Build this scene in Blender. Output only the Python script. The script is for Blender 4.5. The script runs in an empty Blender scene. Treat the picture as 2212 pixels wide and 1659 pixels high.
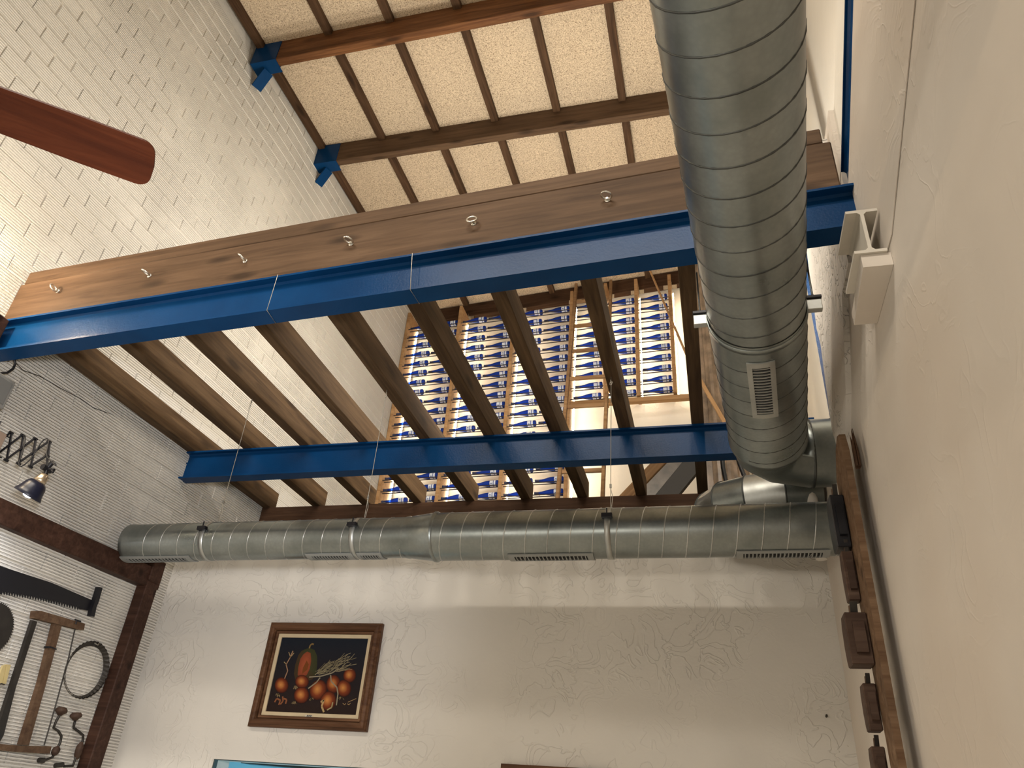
import bpy, bmesh, math, random
from mathutils import Vector, Matrix
random.seed(7)
SC = bpy.context.scene
COL = SC.collection
PI = math.pi
# ------------------------------------------------------------------ camera
CAM = Vector((0.0, 0.0, 1.6))
FPX = 1600.0
pit, rol, yaw = math.radians(31.2978), math.radians(4.561), math.radians(-16.3097)
FW = Vector((math.sin(yaw)*math.cos(pit), math.cos(yaw)*math.cos(pit), math.sin(pit)))
r0 = Vector((math.cos(yaw), -math.sin(yaw), 0.0)); u0 = r0.cross(FW)
RT = math.cos(rol)*r0 + math.sin(rol)*u0
UP = -math.sin(rol)*r0 + math.cos(rol)*u0
cam = bpy.data.objects.new('camera', bpy.data.cameras.new('camera')); COL.objects.link(cam)
M = Matrix.Identity(4)
for i in range(3):
    M[i][0], M[i][1], M[i][2], M[i][3] = RT[i], UP[i], -FW[i], CAM[i]
cam.matrix_world = M
cam.data.sensor_fit = 'HORIZONTAL'; cam.data.sensor_width = 36.0
cam.data.lens = 36.0*FPX/2212.0; cam.data.clip_start = 0.05
SC.camera = cam
# ------------------------------------------------------------------ light
W = bpy.data.worlds.new('world'); SC.world = W; W.use_nodes = True
W.node_tree.nodes['Background'].inputs[0].default_value = (1.0, 0.90, 0.78, 1)
W.node_tree.nodes['Background'].inputs[1].default_value = 0.10
SC.view_settings.view_transform = 'Standard'; SC.view_settings.look = 'None'
SC.view_settings.gamma = 1.0; SC.view_settings.use_curve_mapping = False
SC.view_settings.exposure = 0.03
def lamp(kind, loc, power, color, size=0.1, aim=None, size_y=None, spot=None, blend=0.5):
    d = bpy.data.lights.new('lamp', kind); d.energy = power; d.color = color
    if kind == 'AREA':
        d.size = size
        if size_y: d.shape = 'RECTANGLE'; d.size_y = size_y
    else: d.shadow_soft_size = size
    if spot: d.spot_size = spot; d.spot_blend = blend
    o = bpy.data.objects.new('lamp', d); COL.objects.link(o); o.location = loc
    if aim is not None:
        o.rotation_euler = (Vector(aim)-Vector(loc)).to_track_quat('-Z', 'Y').to_euler()
    return o
WARM = (1.0, 0.91, 0.78)
for i in range(6):                                                                   # row of spot lamps under the roof behind the camera
    lx = -3.2+0.66*i
    lamp('SPOT', (lx, -1.3, 6.42), 60, WARM, 0.12, aim=(-1.9, 4.6, 2.5), spot=math.radians(84), blend=0.75)
    lamp('SPOT', (lx, -1.3, 7.25), 125, WARM, 0.12, aim=(-1.9, 4.6, 3.2), spot=math.radians(84), blend=0.75)
for p, q, e in (((-1.2, 4.2, 4.62), (-3.9, 4.8, 7.4), 44), ((-1.0, 5.2, 4.62), (-3.9, 5.6, 7.2), 46), ((-0.3, 4.2, 4.62), (1.0, 4.0, 6.0), 52)):
    lamp('AREA', p, e, WARM, 0.4, aim=q)                                             # added unseen area lights above the joists, brightening roof and upper walls
lamp('POINT', (-3.79, 2.12, 4.02), 38, (1.0, 0.80, 0.56), 0.05)      # wall lamp just outside the left edge
lamp('SPOT', (-0.1, 0.1, 2.1), 340, (0.97, 0.97, 1.0), 0.15, aim=(-3.8, 3.6, 2.9), spot=math.radians(66), blend=0.8)   # added unseen spot that brightens the lower left wall
for lx, ly in ((-2.4, -0.7), (-1.1, -0.9)):                                           # shaded lamps behind the camera
    lamp('POINT', (lx, ly, 2.25), 62, WARM, 0.15)
# ------------------------------------------------------------------ helpers
# ------------------------------------------------------------------ helpers
def ray(x, y):
    return RT*((x-1106.0)/FPX) - UP*((y-829.5)/FPX) + FW
def onx(p, v): d = ray(*p); return CAM + d*((v-CAM.x)/d.x)
def ony(p, v): d = ray(*p); return CAM + d*((v-CAM.y)/d.y)
def onz(p, v): d = ray(*p); return CAM + d*((v-CAM.z)/d.z)
def proj(p):
    q = Vector(p)-CAM; w = q.dot(FW)
    return (1106.0+FPX*q.dot(RT)/w, 829.5-FPX*q.dot(UP)/w, w)
def xw(y): return -3.835 - 0.033*max(0.0, 4.34-y)          # face of the left wall, slightly out of square
ORD = ['first','second','third','fourth','fifth','sixth','seventh','eighth','ninth','tenth','eleventh','twelfth','thirteenth',
       'fourteenth','fifteenth','sixteenth','seventeenth','eighteenth','nineteenth','twentieth']
def mesh(name, v, f, m=None, smooth=False):
    me = bpy.data.meshes.new(name); me.from_pydata([tuple(p) for p in v], [], f); me.update()
    if m: me.materials.append(m)
    if smooth:
        for p in me.polygons: p.use_smooth = True
    return me
def link(name, me, parent=None, mw=None):
    o = bpy.data.objects.new(name, me); COL.objects.link(o)
    if parent is not None: o.parent = parent
    if mw is not None: o.matrix_local = mw
    return o
def tag(o, label=None, cat=None, group=None, kind=None):
    if label: o['label'] = label
    if cat: o['category'] = cat
    if group: o['group'] = group
    if kind: o['kind'] = kind
    return o
def thing(name, label, cat, loc=(0,0,0), group=None, mw=None):
    o = bpy.data.objects.new(name, None); COL.objects.link(o); o.empty_display_size = 0.1
    if mw is not None: o.matrix_world = mw
    else: o.location = loc
    return tag(o, label, cat, group)
class MB:
    """collects pieces of one part, builds one mesh object"""
    def __init__(s): s.v = []; s.f = []; s.sm = []
    def add(s, v, f, smooth=False):
        n = len(s.v); s.v += [Vector(p) for p in v]
        for q in f: s.f.append([i+n for i in q]); s.sm.append(smooth)
        return s
    def box(s, lo, hi, b=0.0, mw=None):
        x0,y0,z0 = lo; x1,y1,z1 = hi
        if b <= 0:
            v = [(x0,y0,z0),(x1,y0,z0),(x1,y1,z0),(x0,y1,z0),(x0,y0,z1),(x1,y0,z1),(x1,y1,z1),(x0,y1,z1)]
            f = [(0,3,2,1),(4,5,6,7),(0,1,5,4),(1,2,6,5),(2,3,7,6),(3,0,4,7)]
        else:
            bm = bmesh.new(); bmesh.ops.create_cube(bm, size=1.0)
            for q in bm.verts: q.co = Vector(((x0+x1)/2+q.co.x*(x1-x0), (y0+y1)/2+q.co.y*(y1-y0), (z0+z1)/2+q.co.z*(z1-z0)))
            bmesh.ops.bevel(bm, geom=bm.edges[:], offset=b, segments=1, affect='EDGES')
            bm.verts.index_update(); v = [q.co.copy() for q in bm.verts]; f = [[q.index for q in g.verts] for g in bm.faces]; bm.free()
        if mw is not None: v = [mw @ Vector(q) for q in v]
        return s.add(v, f)
    def prism(s, poly, a, b, axis=0):
        """poly in the two other axes, extruded from a to b along axis"""
        n = len(poly)
        def pt(q, t):
            if axis == 0: return (t, q[0], q[1])
            if axis == 1: return (q[0], t, q[1])
            return (q[0], q[1], t)
        ar = sum(poly[i][0]*poly[(i+1)%n][1]-poly[(i+1)%n][0]*poly[i][1] for i in range(n))
        if (ar < 0) != (axis == 1): poly = poly[::-1]
        v = [pt(q, a) for q in poly]+[pt(q, b) for q in poly]
        f = [list(range(n))[::-1], list(range(n, 2*n))]+[(i, (i+1)%n, n+(i+1)%n, n+i) for i in range(n)]
        if b < a: f = [list(q)[::-1] for q in f]
        return s.add(v, f)
    def tube(s, pts, r, n=8, cap=True, rr=None):
        pts = [Vector(p) for p in pts]; k = len(pts); rings = []
        t0 = (pts[1]-pts[0]).normalized(); ref = Vector((0,0,1)) if abs(t0.z) < 0.9 else Vector((1,0,0))
        u = t0.cross(ref).normalized(); v = []
        for i, p in enumerate(pts):
            t = (pts[min(i+1,k-1)]-pts[max(i-1,0)]).normalized()
            u = (u - t*u.dot(t)).normalized(); w = t.cross(u)
            q = rr[i] if rr else r
            for j in range(n):
                a = 2*PI*j/n; v.append(p+(u*math.cos(a)+w*math.sin(a))*q)
        f = [(i*n+j, i*n+(j+1)%n, (i+1)*n+(j+1)%n, (i+1)*n+j) for i in range(k-1) for j in range(n)]
        s.add(v, f, True)
        if cap:
            s.add(v[:n], [list(range(n))[::-1]]); s.add(v[-n:], [list(range(n))])
        return s
    def lathe(s, prof, mw, n=20, cap0=False, cap1=False):
        """prof: (radius, height) pairs, turned about local Z of mw"""
        v = [mw @ Vector((r*math.cos(2*PI*j/n), r*math.sin(2*PI*j/n), h)) for r, h in prof for j in range(n)]
        k = len(prof)
        f = [(i*n+j, i*n+(j+1)%n, (i+1)*n+(j+1)%n, (i+1)*n+j) for i in range(k-1) for j in range(n)]
        s.add(v, f, True)
        if cap0: s.add(v[:n], [list(range(n))[::-1]])
        if cap1: s.add(v[-n:], [list(range(n))])
        return s
    def mesh(s, name, m, mw=None):
        v = s.v if mw is None else [mw @ q for q in s.v]
        me = mesh(name, v, s.f, m)
        for p, q in zip(me.polygons, s.sm): p.use_smooth = q
        return me
    def build(s, name, m, parent=None, inv=None, mw=None):
        """inv: world->parent matrix so that pieces given in world space land in the parent's space"""
        return link(name, s.mesh(name, m, inv), parent, mw)
def frame(p0, p1, up=(0,0,1)):
    """matrix with local X from p0 to p1, Z near up, origin p0"""
    p0 = Vector(p0); x = (Vector(p1)-p0).normalized(); z = Vector(up); y = z.cross(x).normalized(); z = x.cross(y)
    m = Matrix.Identity(4)
    for i in range(3): m[i][0], m[i][1], m[i][2], m[i][3] = x[i], y[i], z[i], p0[i]
    return m
def zframe(p, d):
    """matrix with local Z along d, origin p"""
    z = Vector(d).normalized(); r = Vector((0,0,1)) if abs(z.z) < 0.9 else Vector((1,0,0))
    x = r.cross(z).normalized(); y = z.cross(x); m = Matrix.Identity(4)
    for i in range(3): m[i][0], m[i][1], m[i][2], m[i][3] = x[i], y[i], z[i], p[i]
    return m
def plank(name, p0, p1, w, h, m, b=0.004, up=(0,0,1), parent=None, y0=None, z0=0.0):
    """timber from p0 to p1, w across, h upward from p0 (local X is the grain)"""
    L = (Vector(p1)-Vector(p0)).length
    a = -w/2 if y0 is None else y0
    mb = MB().box((0, a, z0), (L, a+w, z0+h), b)
    o = mb.build(name, m, parent)
    fm = frame(p0, p1, up)
    if parent is None: o.matrix_world = fm
    else: o.matrix_local = parent.matrix_world.inverted() @ fm
    return o
# ------------------------------------------------------------------ materials
def newmat(name):
    m = bpy.data.materials.new(name); m.use_nodes = True
    nt = m.node_tree; b = nt.nodes['Principled BSDF']
    return m, nt, b
def nd(nt, t, **kw):
    n = nt.nodes.new(t)
    for k, v in kw.items():
        if k in n.inputs: n.inputs[k].default_value = v
        else: setattr(n, k, v)
    return n
def coords(nt, space='Object', scale=(1,1,1), rnd=False):
    tc = nd(nt, 'ShaderNodeTexCoord'); mp = nd(nt, 'ShaderNodeMapping'); mp.inputs['Scale'].default_value = scale
    if space == 'World':
        g = nd(nt, 'ShaderNodeNewGeometry'); src = g.outputs['Position']
    else: src = tc.outputs[space]
    if rnd:
        oi = nd(nt, 'ShaderNodeObjectInfo'); mu = nd(nt, 'ShaderNodeMath', operation='MULTIPLY'); mu.inputs[1].default_value = 37.0
        nt.links.new(oi.outputs['Random'], mu.inputs[0])
        ad = nd(nt, 'ShaderNodeVectorMath', operation='ADD'); nt.links.new(src, ad.inputs[0]); nt.links.new(mu.outputs[0], ad.inputs[1]); src = ad.outputs[0]
    nt.links.new(src, mp.inputs['Vector']); return mp.outputs['Vector']
def ramp(nt, fac, stops):
    r = nd(nt, 'ShaderNodeValToRGB'); e = r.color_ramp.elements
    while len(e) < len(stops): e.new(0.5)
    for q, (p, c) in zip(e, stops): q.position = p; q.color = (*c, 1) if len(c) == 3 else c
    nt.links.new(fac, r.inputs[0]); return r.outputs[0]
def noise(nt, vec, scale, detail=4, rough=0.55, dist=0.0):
    n = nd(nt, 'ShaderNodeTexNoise', Scale=scale, Detail=detail, Roughness=rough, Distortion=dist); nt.links.new(vec, n.inputs['Vector']); return n.outputs['Fac']
def bump(nt, b, h, strength=0.4, dist=0.01, prev=None):
    n = nd(nt, 'ShaderNodeBump', Strength=strength, Distance=dist); nt.links.new(h, n.inputs['Height'])
    if prev is not None: nt.links.new(prev, n.inputs['Normal'])
    nt.links.new(n.outputs[0], b.inputs['Normal']); return n.outputs[0]
def math2(nt, op, a, b=None):
    n = nd(nt, 'ShaderNodeMath', operation=op)
    for i, q in enumerate((a, b)):
        if q is None: continue
        if isinstance(q, (int, float)): n.inputs[i].default_value = q
        else: nt.links.new(q, n.inputs[i])
    return n.outputs[0]
def mixc(nt, fac, a, b, mode='MIX'):
    n = nd(nt, 'ShaderNodeMix', data_type='RGBA', blend_type=mode)
    for k, q in (('Factor', fac),):
        if isinstance(q, (int, float)): n.inputs[0].default_value = q
        else: nt.links.new(q, n.inputs[0])
    for i, q in ((6, a), (7, b)):
        if isinstance(q, tuple): n.inputs[i].default_value = (*q, 1)
        else: nt.links.new(q, n.inputs[i])
    return n.outputs[2]
def plain(name, c, rough=0.5, metal=0.0, var=0.0, emit=None):
    m, nt, b = newmat(name)
    b.inputs['Base Color'].default_value = (*c, 1); b.inputs['Roughness'].default_value = rough; b.inputs['Metallic'].default_value = metal
    if var:
        n = noise(nt, coords(nt, 'Object', (1,1,1), True), 9.0)
        lo = tuple(q*(1-var) for q in c); hi = tuple(min(1, q*(1+var)) for q in c)
        nt.links.new(ramp(nt, n, [(0.3, lo), (0.7, hi)]), b.inputs['Base Color'])
    if emit: b.inputs['Emission Color'].default_value = (*emit[0], 1); b.inputs['Emission Strength'].default_value = emit[1]
    return m
def wood(name, dark, mid, light, rough=0.55, grain=1.0, knots=True):
    m, nt, b = newmat(name); b.inputs['Roughness'].default_value = rough+0.1; b.inputs['Specular IOR Level'].default_value = 0.15
    v = coords(nt, 'Object', (0.9, 14*grain, 14*grain), True)
    n1 = noise(nt, v, 2.2, 6, 0.6, 0.6)
    col = ramp(nt, n1, [(0.28, dark), (0.5, mid), (0.74, light)])
    big = noise(nt, coords(nt, 'Object', (0.7, 2.5, 2.5), True), 1.6, 2)
    col = mixc(nt, ramp(nt, big, [(0.35, (0,0,0)), (0.7, (0.45,)*3)]), col, tuple(q*0.5 for q in dark))
    if knots:
        vo = nd(nt, 'ShaderNodeTexVoronoi', Scale=1.0); nt.links.new(coords(nt, 'Object', (2.2, 9.0, 7.0), True), vo.inputs['Vector'])
        k = ramp(nt, vo.outputs['Distance'], [(0.10, (1,1,1)), (0.26, (0,0,0))])
        col = mixc(nt, math2(nt, 'MULTIPLY', k, 0.75), col, tuple(q*0.35 for q in dark))
    nt.links.new(col, b.inputs['Base Color'])
    bump(nt, b, n1, 0.35, 0.004)
    return m
M_joist = wood('joist_wood', (0.055,0.032,0.016), (0.10,0.060,0.030), (0.16,0.10,0.052))
M_head = wood('header_wood', (0.070,0.040,0.022), (0.115,0.068,0.038), (0.155,0.095,0.055), 0.5)
M_purlin = wood('purlin_wood', (0.075,0.030,0.012), (0.16,0.068,0.027), (0.27,0.125,0.05), 0.5)
M_batten = wood('batten_wood', (0.045,0.024,0.013), (0.085,0.046,0.024), (0.125,0.07,0.038), 0.6)
M_plate = wood('plate_wood', (0.035,0.017,0.009), (0.06,0.03,0.016), (0.09,0.05,0.028), 0.6)
M_post = wood('post_wood', (0.30,0.16,0.07), (0.42,0.25,0.12), (0.52,0.33,0.17), 0.6, knots=False)
M_ladder = wood('ladder_wood', (0.16,0.085,0.04), (0.25,0.145,0.07), (0.34,0.21,0.11), 0.6, knots=False)
M_frame = wood('dark_frame_wood', (0.028,0.013,0.009), (0.055,0.026,0.017), (0.09,0.045,0.03), 0.45)
M_tool = wood('tool_wood', (0.075,0.042,0.026), (0.125,0.075,0.046), (0.18,0.115,0.07), 0.6, knots=False)
M_board = wood('board_wood', (0.10,0.055,0.030), (0.165,0.100,0.058), (0.24,0.155,0.095), 0.6)
M_plane = wood('plane_wood', (0.045,0.025,0.018), (0.075,0.045,0.032), (0.115,0.075,0.055), 0.5, knots=False)
M_fan = wood('fan_wood', (0.038,0.009,0.004), (0.066,0.016,0.006), (0.105,0.029,0.011), 0.35, 0.8, False)
M_picframe = wood('picture_frame_wood', (0.055,0.024,0.012), (0.12,0.056,0.028), (0.20,0.105,0.055), 0.35, knots=False)
M_blue = plain('blue_paint', (0.008,0.050,0.150), 0.32)
def bluemat():
    m, nt, b = newmat('blue_enamel'); b.inputs['Roughness'].default_value = 0.27
    v = coords(nt, 'World'); n = noise(nt, v, 90.0, 3)
    nt.links.new(ramp(nt, noise(nt, v, 3.0), [(0.3, (0.0025,0.032,0.105)), (0.7, (0.004,0.046,0.145))]), b.inputs['Base Color'])
    b.inputs['Specular IOR Level'].default_value = 0.09
    bump(nt, b, n, 0.25, 0.003); return m
M_blue = bluemat()
def galv(name='galvanised_steel', c0=(0.22,0.245,0.24), c1=(0.34,0.365,0.355), rough=0.30):
    m, nt, b = newmat(name); b.inputs['Metallic'].default_value = 0.85
    v = coords(nt, 'World')
    n = noise(nt, v, 5.0, 5); n2 = nd(nt, 'ShaderNodeTexVoronoi', Scale=60.0); nt.links.new(v, n2.inputs['Vector'])
    c = ramp(nt, n, [(0.3, c0), (0.7, c1)])
    nt.links.new(mixc(nt, math2(nt, 'MULTIPLY', n2.outputs['Distance'], 0.25), c, tuple(q*0.7 for q in c0)), b.inputs['Base Color'])
    nt.links.new(math2(nt, 'ADD', math2(nt, 'MULTIPLY', n, 0.25), rough-0.1), b.inputs['Roughness'])
    return m
M_galv = galv()
M_galvlite = galv('pale_galvanised_steel', (0.46,0.47,0.45), (0.56,0.57,0.54), 0.42)
M_seam = galv('seam_steel', (0.07,0.075,0.075), (0.12,0.125,0.12), 0.45)
M_seamlite = galv('bright_seam_steel', (0.45,0.46,0.45), (0.58,0.59,0.57), 0.3)
M_vent = plain('vent_grey_paint', (0.30,0.31,0.30), 0.5, 0.2)
M_dark = plain('dark_recess', (0.006,0.006,0.007), 0.8)
M_black = plain('black_metal', (0.012,0.012,0.016), 0.4, 0.3)
M_zinc = plain('bright_zinc', (0.72,0.70,0.64), 0.25, 0.9)
M_brass = plain('brushed_brass', (0.62,0.50,0.36), 0.28, 0.9)
M_cable = plain('black_cable', (0.01,0.01,0.012), 0.5)
M_iron = plain('old_iron', (0.045,0.040,0.036), 0.45, 0.6, 0.3)
M_navy = plain('navy_enamel', (0.005,0.007,0.022), 0.36)
M_rod = plain('dark_rod', (0.022,0.016,0.018), 0.45)
M_white = plain('white_paint', (0.62,0.59,0.54), 0.6)
M_wire = plain('steel_wire', (0.45,0.42,0.36), 0.35, 0.7)
M_led = plain('led_strip', (1,1,1), 0.5, 0, 0, ((1.0,0.88,0.66), 42.0))
M_bulb = plain('lit_bulb', (1,1,1), 0.5, 0, 0, ((0.92,0.95,1.0), 14.0))
def plaster(name, c, scale=6.0, depth=0.012, amt=0.5, stain=None):
    m, nt, b = newmat(name); b.inputs['Roughness'].default_value = 0.85
    v = coords(nt, 'World')
    wv = noise(nt, v, 2.2, 3)
    # trowel ridges: thin curved lines where a warped noise crosses its middle value
    n1 = noise(nt, v, scale, 2, 0.5, 1.6)
    rid = math2(nt, 'ABSOLUTE', math2(nt, 'SUBTRACT', n1, 0.5))
    rid = ramp(nt, rid, [(0.0, (1,1,1)), (0.035, (0,0,0))])
    msk = ramp(nt, noise(nt, v, 1.7, 2), [(0.38, (0,0,0)), (0.58, (1,1,1))])
    h = math2(nt, 'ADD', math2(nt, 'MULTIPLY', math2(nt, 'MULTIPLY', rid, msk), 0.55), math2(nt, 'MULTIPLY', noise(nt, v, 45.0, 4), 0.12))
    h = math2(nt, 'ADD', h, math2(nt, 'MULTIPLY', noise(nt, v, 9.0, 3), 0.35))
    col = ramp(nt, wv, [(0.3, tuple(q*0.93 for q in c)), (0.7, c)])
    if stain:
        st = ramp(nt, noise(nt, coords(nt, 'World', (0.6,0.8,0.8)), 1.1, 2), [(0.46, (0,0,0)), (0.60, (1,1,1))])
        col = mixc(nt, math2(nt, 'MULTIPLY', st, 0.55), col, stain)
    nt.links.new(col, b.inputs['Base Color'])
    bump(nt, b, h, amt, depth)
    return m
M_back = plaster('trowelled_plaster', (0.68,0.65,0.60), 7.0, 0.012, 0.55)
M_right = plaster('right_wall_plaster', (0.64,0.58,0.51), 4.0, 0.006, 0.35, (0.57,0.49,0.41))
M_cream = plaster('cream_plaster', (0.76,0.72,0.64), 4.0, 0.004, 0.3)
M_rough = plaster('lumpy_plaster', (0.64,0.60,0.55), 9.0, 0.03, 0.8)
def brickmat(name, grooves=True):
    m, nt, b = newmat(name); b.inputs['Roughness'].default_value = 0.62
    v = coords(nt, 'World')
    sx = nd(nt, 'ShaderNodeSeparateXYZ'); nt.links.new(v, sx.inputs[0])
    ph = math2(nt, 'ADD', math2(nt, 'MULTIPLY', sx.outputs['Z'], 2*PI/0.0178), math2(nt, 'MULTIPLY', noise(nt, v, 3.0), 2.0))
    g = math2(nt, 'SINE', ph); g = ramp(nt, math2(nt, 'ADD', math2(nt, 'MULTIPLY', g, 0.5), 0.5), [(0.0, (0,0,0)), (0.45, (1,1,1))])
    oi = nd(nt, 'ShaderNodeObjectInfo')
    msk = ramp(nt, noise(nt, v, 1.4, 3), [(0.34, (0.40,)*3), (0.56, (1,1,1))])
    h = math2(nt, 'MULTIPLY', g, msk) if grooves else math2(nt, 'MULTIPLY', msk, 0.2)
    h = math2(nt, 'ADD', h, math2(nt, 'MULTIPLY', noise(nt, v, 38.0, 4), 0.5))
    nt.links.new(ramp(nt, noise(nt, v, 1.3), [(0.3, (0.69,0.66,0.60)), (0.7, (0.76,0.73,0.67))]), b.inputs['Base Color'])
    bump(nt, b, h, 1.0, 0.011)
    return m
M_brick = brickmat('white_painted_grooved_brick')
M_mortar = brickmat('white_painted_mortar', False)
def panelmat():
    m, nt, b = newmat('wood_wool_panel'); b.inputs['Roughness'].default_value = 0.95
    v = coords(nt, 'World'); n = noise(nt, v, 95.0, 3, 0.7, 0.8); n2 = noise(nt, v, 2.0, 2)
    c = ramp(nt, n, [(0.34, (0.16,0.10,0.055)), (0.47, (0.58,0.46,0.32)), (0.62, (0.80,0.67,0.49))])
    nt.links.new(mixc(nt, math2(nt, 'MULTIPLY', n2, 0.25), c, (0.66,0.55,0.43)), b.inputs['Base Color'])
    bump(nt, b, n, 0.7, 0.008); return m
M_panel = panelmat()
def glassmat():
    m, nt, b = newmat('cobalt_glass'); out = nt.nodes['Material Output']
    tr = nd(nt, 'ShaderNodeBsdfTranslucent', Color=(0.04,0.16,0.90,1)); gl = nd(nt, 'ShaderNodeBsdfGlossy', Color=(0.5,0.6,0.9,1), Roughness=0.12)
    tp = nd(nt, 'ShaderNodeBsdfTransparent', Color=(0.13,0.34,1.0,1)); df = nd(nt, 'ShaderNodeBsdfDiffuse', Color=(0.010,0.040,0.26,1))
    m1 = nd(nt, 'ShaderNodeMixShader', Fac=0.5); m2 = nd(nt, 'ShaderNodeMixShader', Fac=0.45); m3 = nd(nt, 'ShaderNodeMixShader')
    nt.links.new(tr.outputs[0], m1.inputs[1]); nt.links.new(tp.outputs[0], m1.inputs[2])
    nt.links.new(m1.outputs[0], m2.inputs[1]); nt.links.new(df.outputs[0], m2.inputs[2])
    fr = nd(nt, 'ShaderNodeFresnel', IOR=1.5); nt.links.new(fr.outputs[0], m3.inputs[0])
    nt.links.new(m2.outputs[0], m3.inputs[1]); nt.links.new(gl.outputs[0], m3.inputs[2])
    nt.links.new(m3.outputs[0], out.inputs['Surface']); return m
M_glass = glassmat()
M_label = plain('bottle_label', (0.62,0.68,0.78), 0.7)
M_label2 = plain('bottle_label_print', (0.10,0.14,0.30), 0.7)
M_caps = plain('bottle_capsule', (0.010,0.016,0.06), 0.35)
# ================================================================== SETTING
def roofz(y): return 7.86 + 0.035*(y-3.07)
fl = MB().box((-4.3, -4.0, -0.12), (1.4, 8.6, 0.0)).build('floor', M_mortar); tag(fl, kind='structure')
# left wall of painted grooved brick
wl = MB().prism([(xw(-2.5)-0.006, -2.5), (xw(4.34)-0.006, 4.34), (-3.841, 8.5), (-4.25, 8.5), (-4.3, -2.5)], 0.0, 8.2, axis=2).build('wall_left', M_mortar)
tag(wl, kind='structure')
CH, CL = 0.125, 0.252
def brick_shape(y0, y1, z0, z1, out):
    """chamfered brick face standing proud of the mortar, in (x outward, y, z) from the wall face"""
    c = 0.0025; d = out
    v = [(-0.014,y0,z0),(-0.014,y1,z0),(-0.014,y1,z1),(-0.014,y0,z1),(d,y0+c,z0+c),(d,y1-c,z0+c),(d,y1-c,z1-c),(d,y0+c,z1-c)]
    f = [(4,5,6,7),(0,1,5,4),(1,2,6,5),(2,3,7,6),(3,0,4,7)]
    return v, f
cells = []
for k in range(int(1.0/CH), int(8.0/CH)):
    z0 = k*CH
    for j in range(5, 34):
        y0 = j*CL + (0.5*CL if k % 2 else 0.0) + random.uniform(-0.006, 0.006)
        yc, zc = y0+CL/2, z0+CH/2
        if z0+CH > roofz(yc)-0.02 or yc > 8.0: continue
        p = proj((xw(yc), yc, zc))
        if not (-60 < p[0] < 1000 and -60 < p[1] < 1720) or p[2] < 0.3: continue
        q = [proj((xw(a), a, b)) for a, b in ((y0,z0),(y0+CL,z0),(y0+CL,z0+CH),(y0,z0+CH))]
        ar = abs(sum(q[i][0]*q[(i+1)%4][1]-q[(i+1)%4][0]*q[i][1] for i in range(4)))/2
        cells.append((ar, y0, z0, random.uniform(0.0, 0.0014)))
cells.sort(reverse=True)
base = [mesh('brick', *brick_shape(0, CL-0.004, 0, CH-0.008, d), M_brick) for d in (0.0, 0.0007, 0.0014)]
inv = wl.matrix_world.inverted(); rest = MB()
for i, (ar, y0, z0, d) in enumerate(cells):
    if i < 300:
        b = link('brick', base[i % 3], wl); b.location = (xw(y0+CL/2), y0, z0)
        b.rotation_euler = (0, 0, -0.033 if y0 < 4.34 else 0.0)
    else:
        v, f = brick_shape(y0, y0+CL-0.004, z0, z0+CH-0.008, d)
        rest.add([(p[0]+xw(p[1]), p[1], p[2]) for p in v], f)
tag(rest.build('brick_courses', M_brick, wl), kind='stuff')
ck = MB()
for pts in ([(36,786),(50,800),(85,812),(130,838),(175,862),(200,880),(232,892),(250,898),(252,903),(285,925),(320,950),(330,963)], [(300,993),(325,1010),(352,1030),(380,1048),(400,1059)]):
    ck.tube([onx(p, xw(3.5)+0.006) for p in pts], 0.0022, 4)
ck.build('crack', M_dark, wl)
# back wall with the serving hatch
WX0, WX1, WZ0, WZ1 = -3.10, -1.875, 1.05, 1.885
bw = MB()
bw.box((-3.86, 4.6, 0), (WX0, 4.78, 3.2)).box((WX1, 4.6, 0), (0.70, 4.78, 3.2)).box((WX0, 4.6, WZ1), (WX1, 4.78, 3.2)).box((WX0, 4.6, 0), (WX1, 4.78, WZ0))
tag(bw.build('wall_back', M_back), kind='structure')
win = MB().box((WX0, 4.604, WZ1-0.004), (WX1, 4.64, WZ1)).box((WX0, 4.604, WZ0), (WX0+0.006, 4.64, WZ1-0.004)).box((WX1-0.006, 4.604, WZ0), (WX1, 4.64, WZ1-0.004)).box((WX0, 4.604, WZ0), (WX1, 4.64, WZ0+0.02))
M_teal = plain('dark_frame_paint', (0.05,0.07,0.07), 0.4)
M_tile = plain('pale_blue_tile', (0.42,0.74,0.82), 0.6)
wo = win.build('window_1', M_teal); tag(wo, kind='structure')
# small blue-lit room seen through the hatch
bk = MB().box((-3.6, 4.78, 0.0), (-3.55, 7.4, 2.1)).box((-1.4, 4.78, 0.0), (-1.35, 7.4, 2.1)).box((-3.6, 7.4, 0.0), (-1.35, 7.45, 2.1)).box((-3.6, 4.78, 2.04), (-1.35, 7.45, 2.1))
bk = bk.build('wall_hatch_room', plain('hatch_room_paint', (0.32,0.46,0.52), 0.7)); tag(bk, kind='structure')
for i in range(4):
    for j in range(5):
        MB().box((-3.54+i*0.53, 4.80+j*0.51, 2.0), (-3.54+i*0.53+0.522, 4.80+j*0.51+0.502, 2.035)).build('tile', M_tile, bk)
qa, qb = ony((524,1649), 5.0), ony((640,1659.5), 5.0); sl_ = (qb.z-qa.z)/(qb.x-qa.x)
MB().prism([(qa.x, 2.0), (qa.x, qa.z), (-1.45, qa.z+sl_*(-1.45-qa.x)), (-1.45, 2.0)], 4.98, 5.10, axis=1).build('cross_beam', plain('dark_teal_beam', (0.03,0.05,0.05), 0.35), bk)
lamp('POINT', (-2.4, 5.9, 1.35), 30, (0.45, 0.85, 1.0), 0.1)
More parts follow.
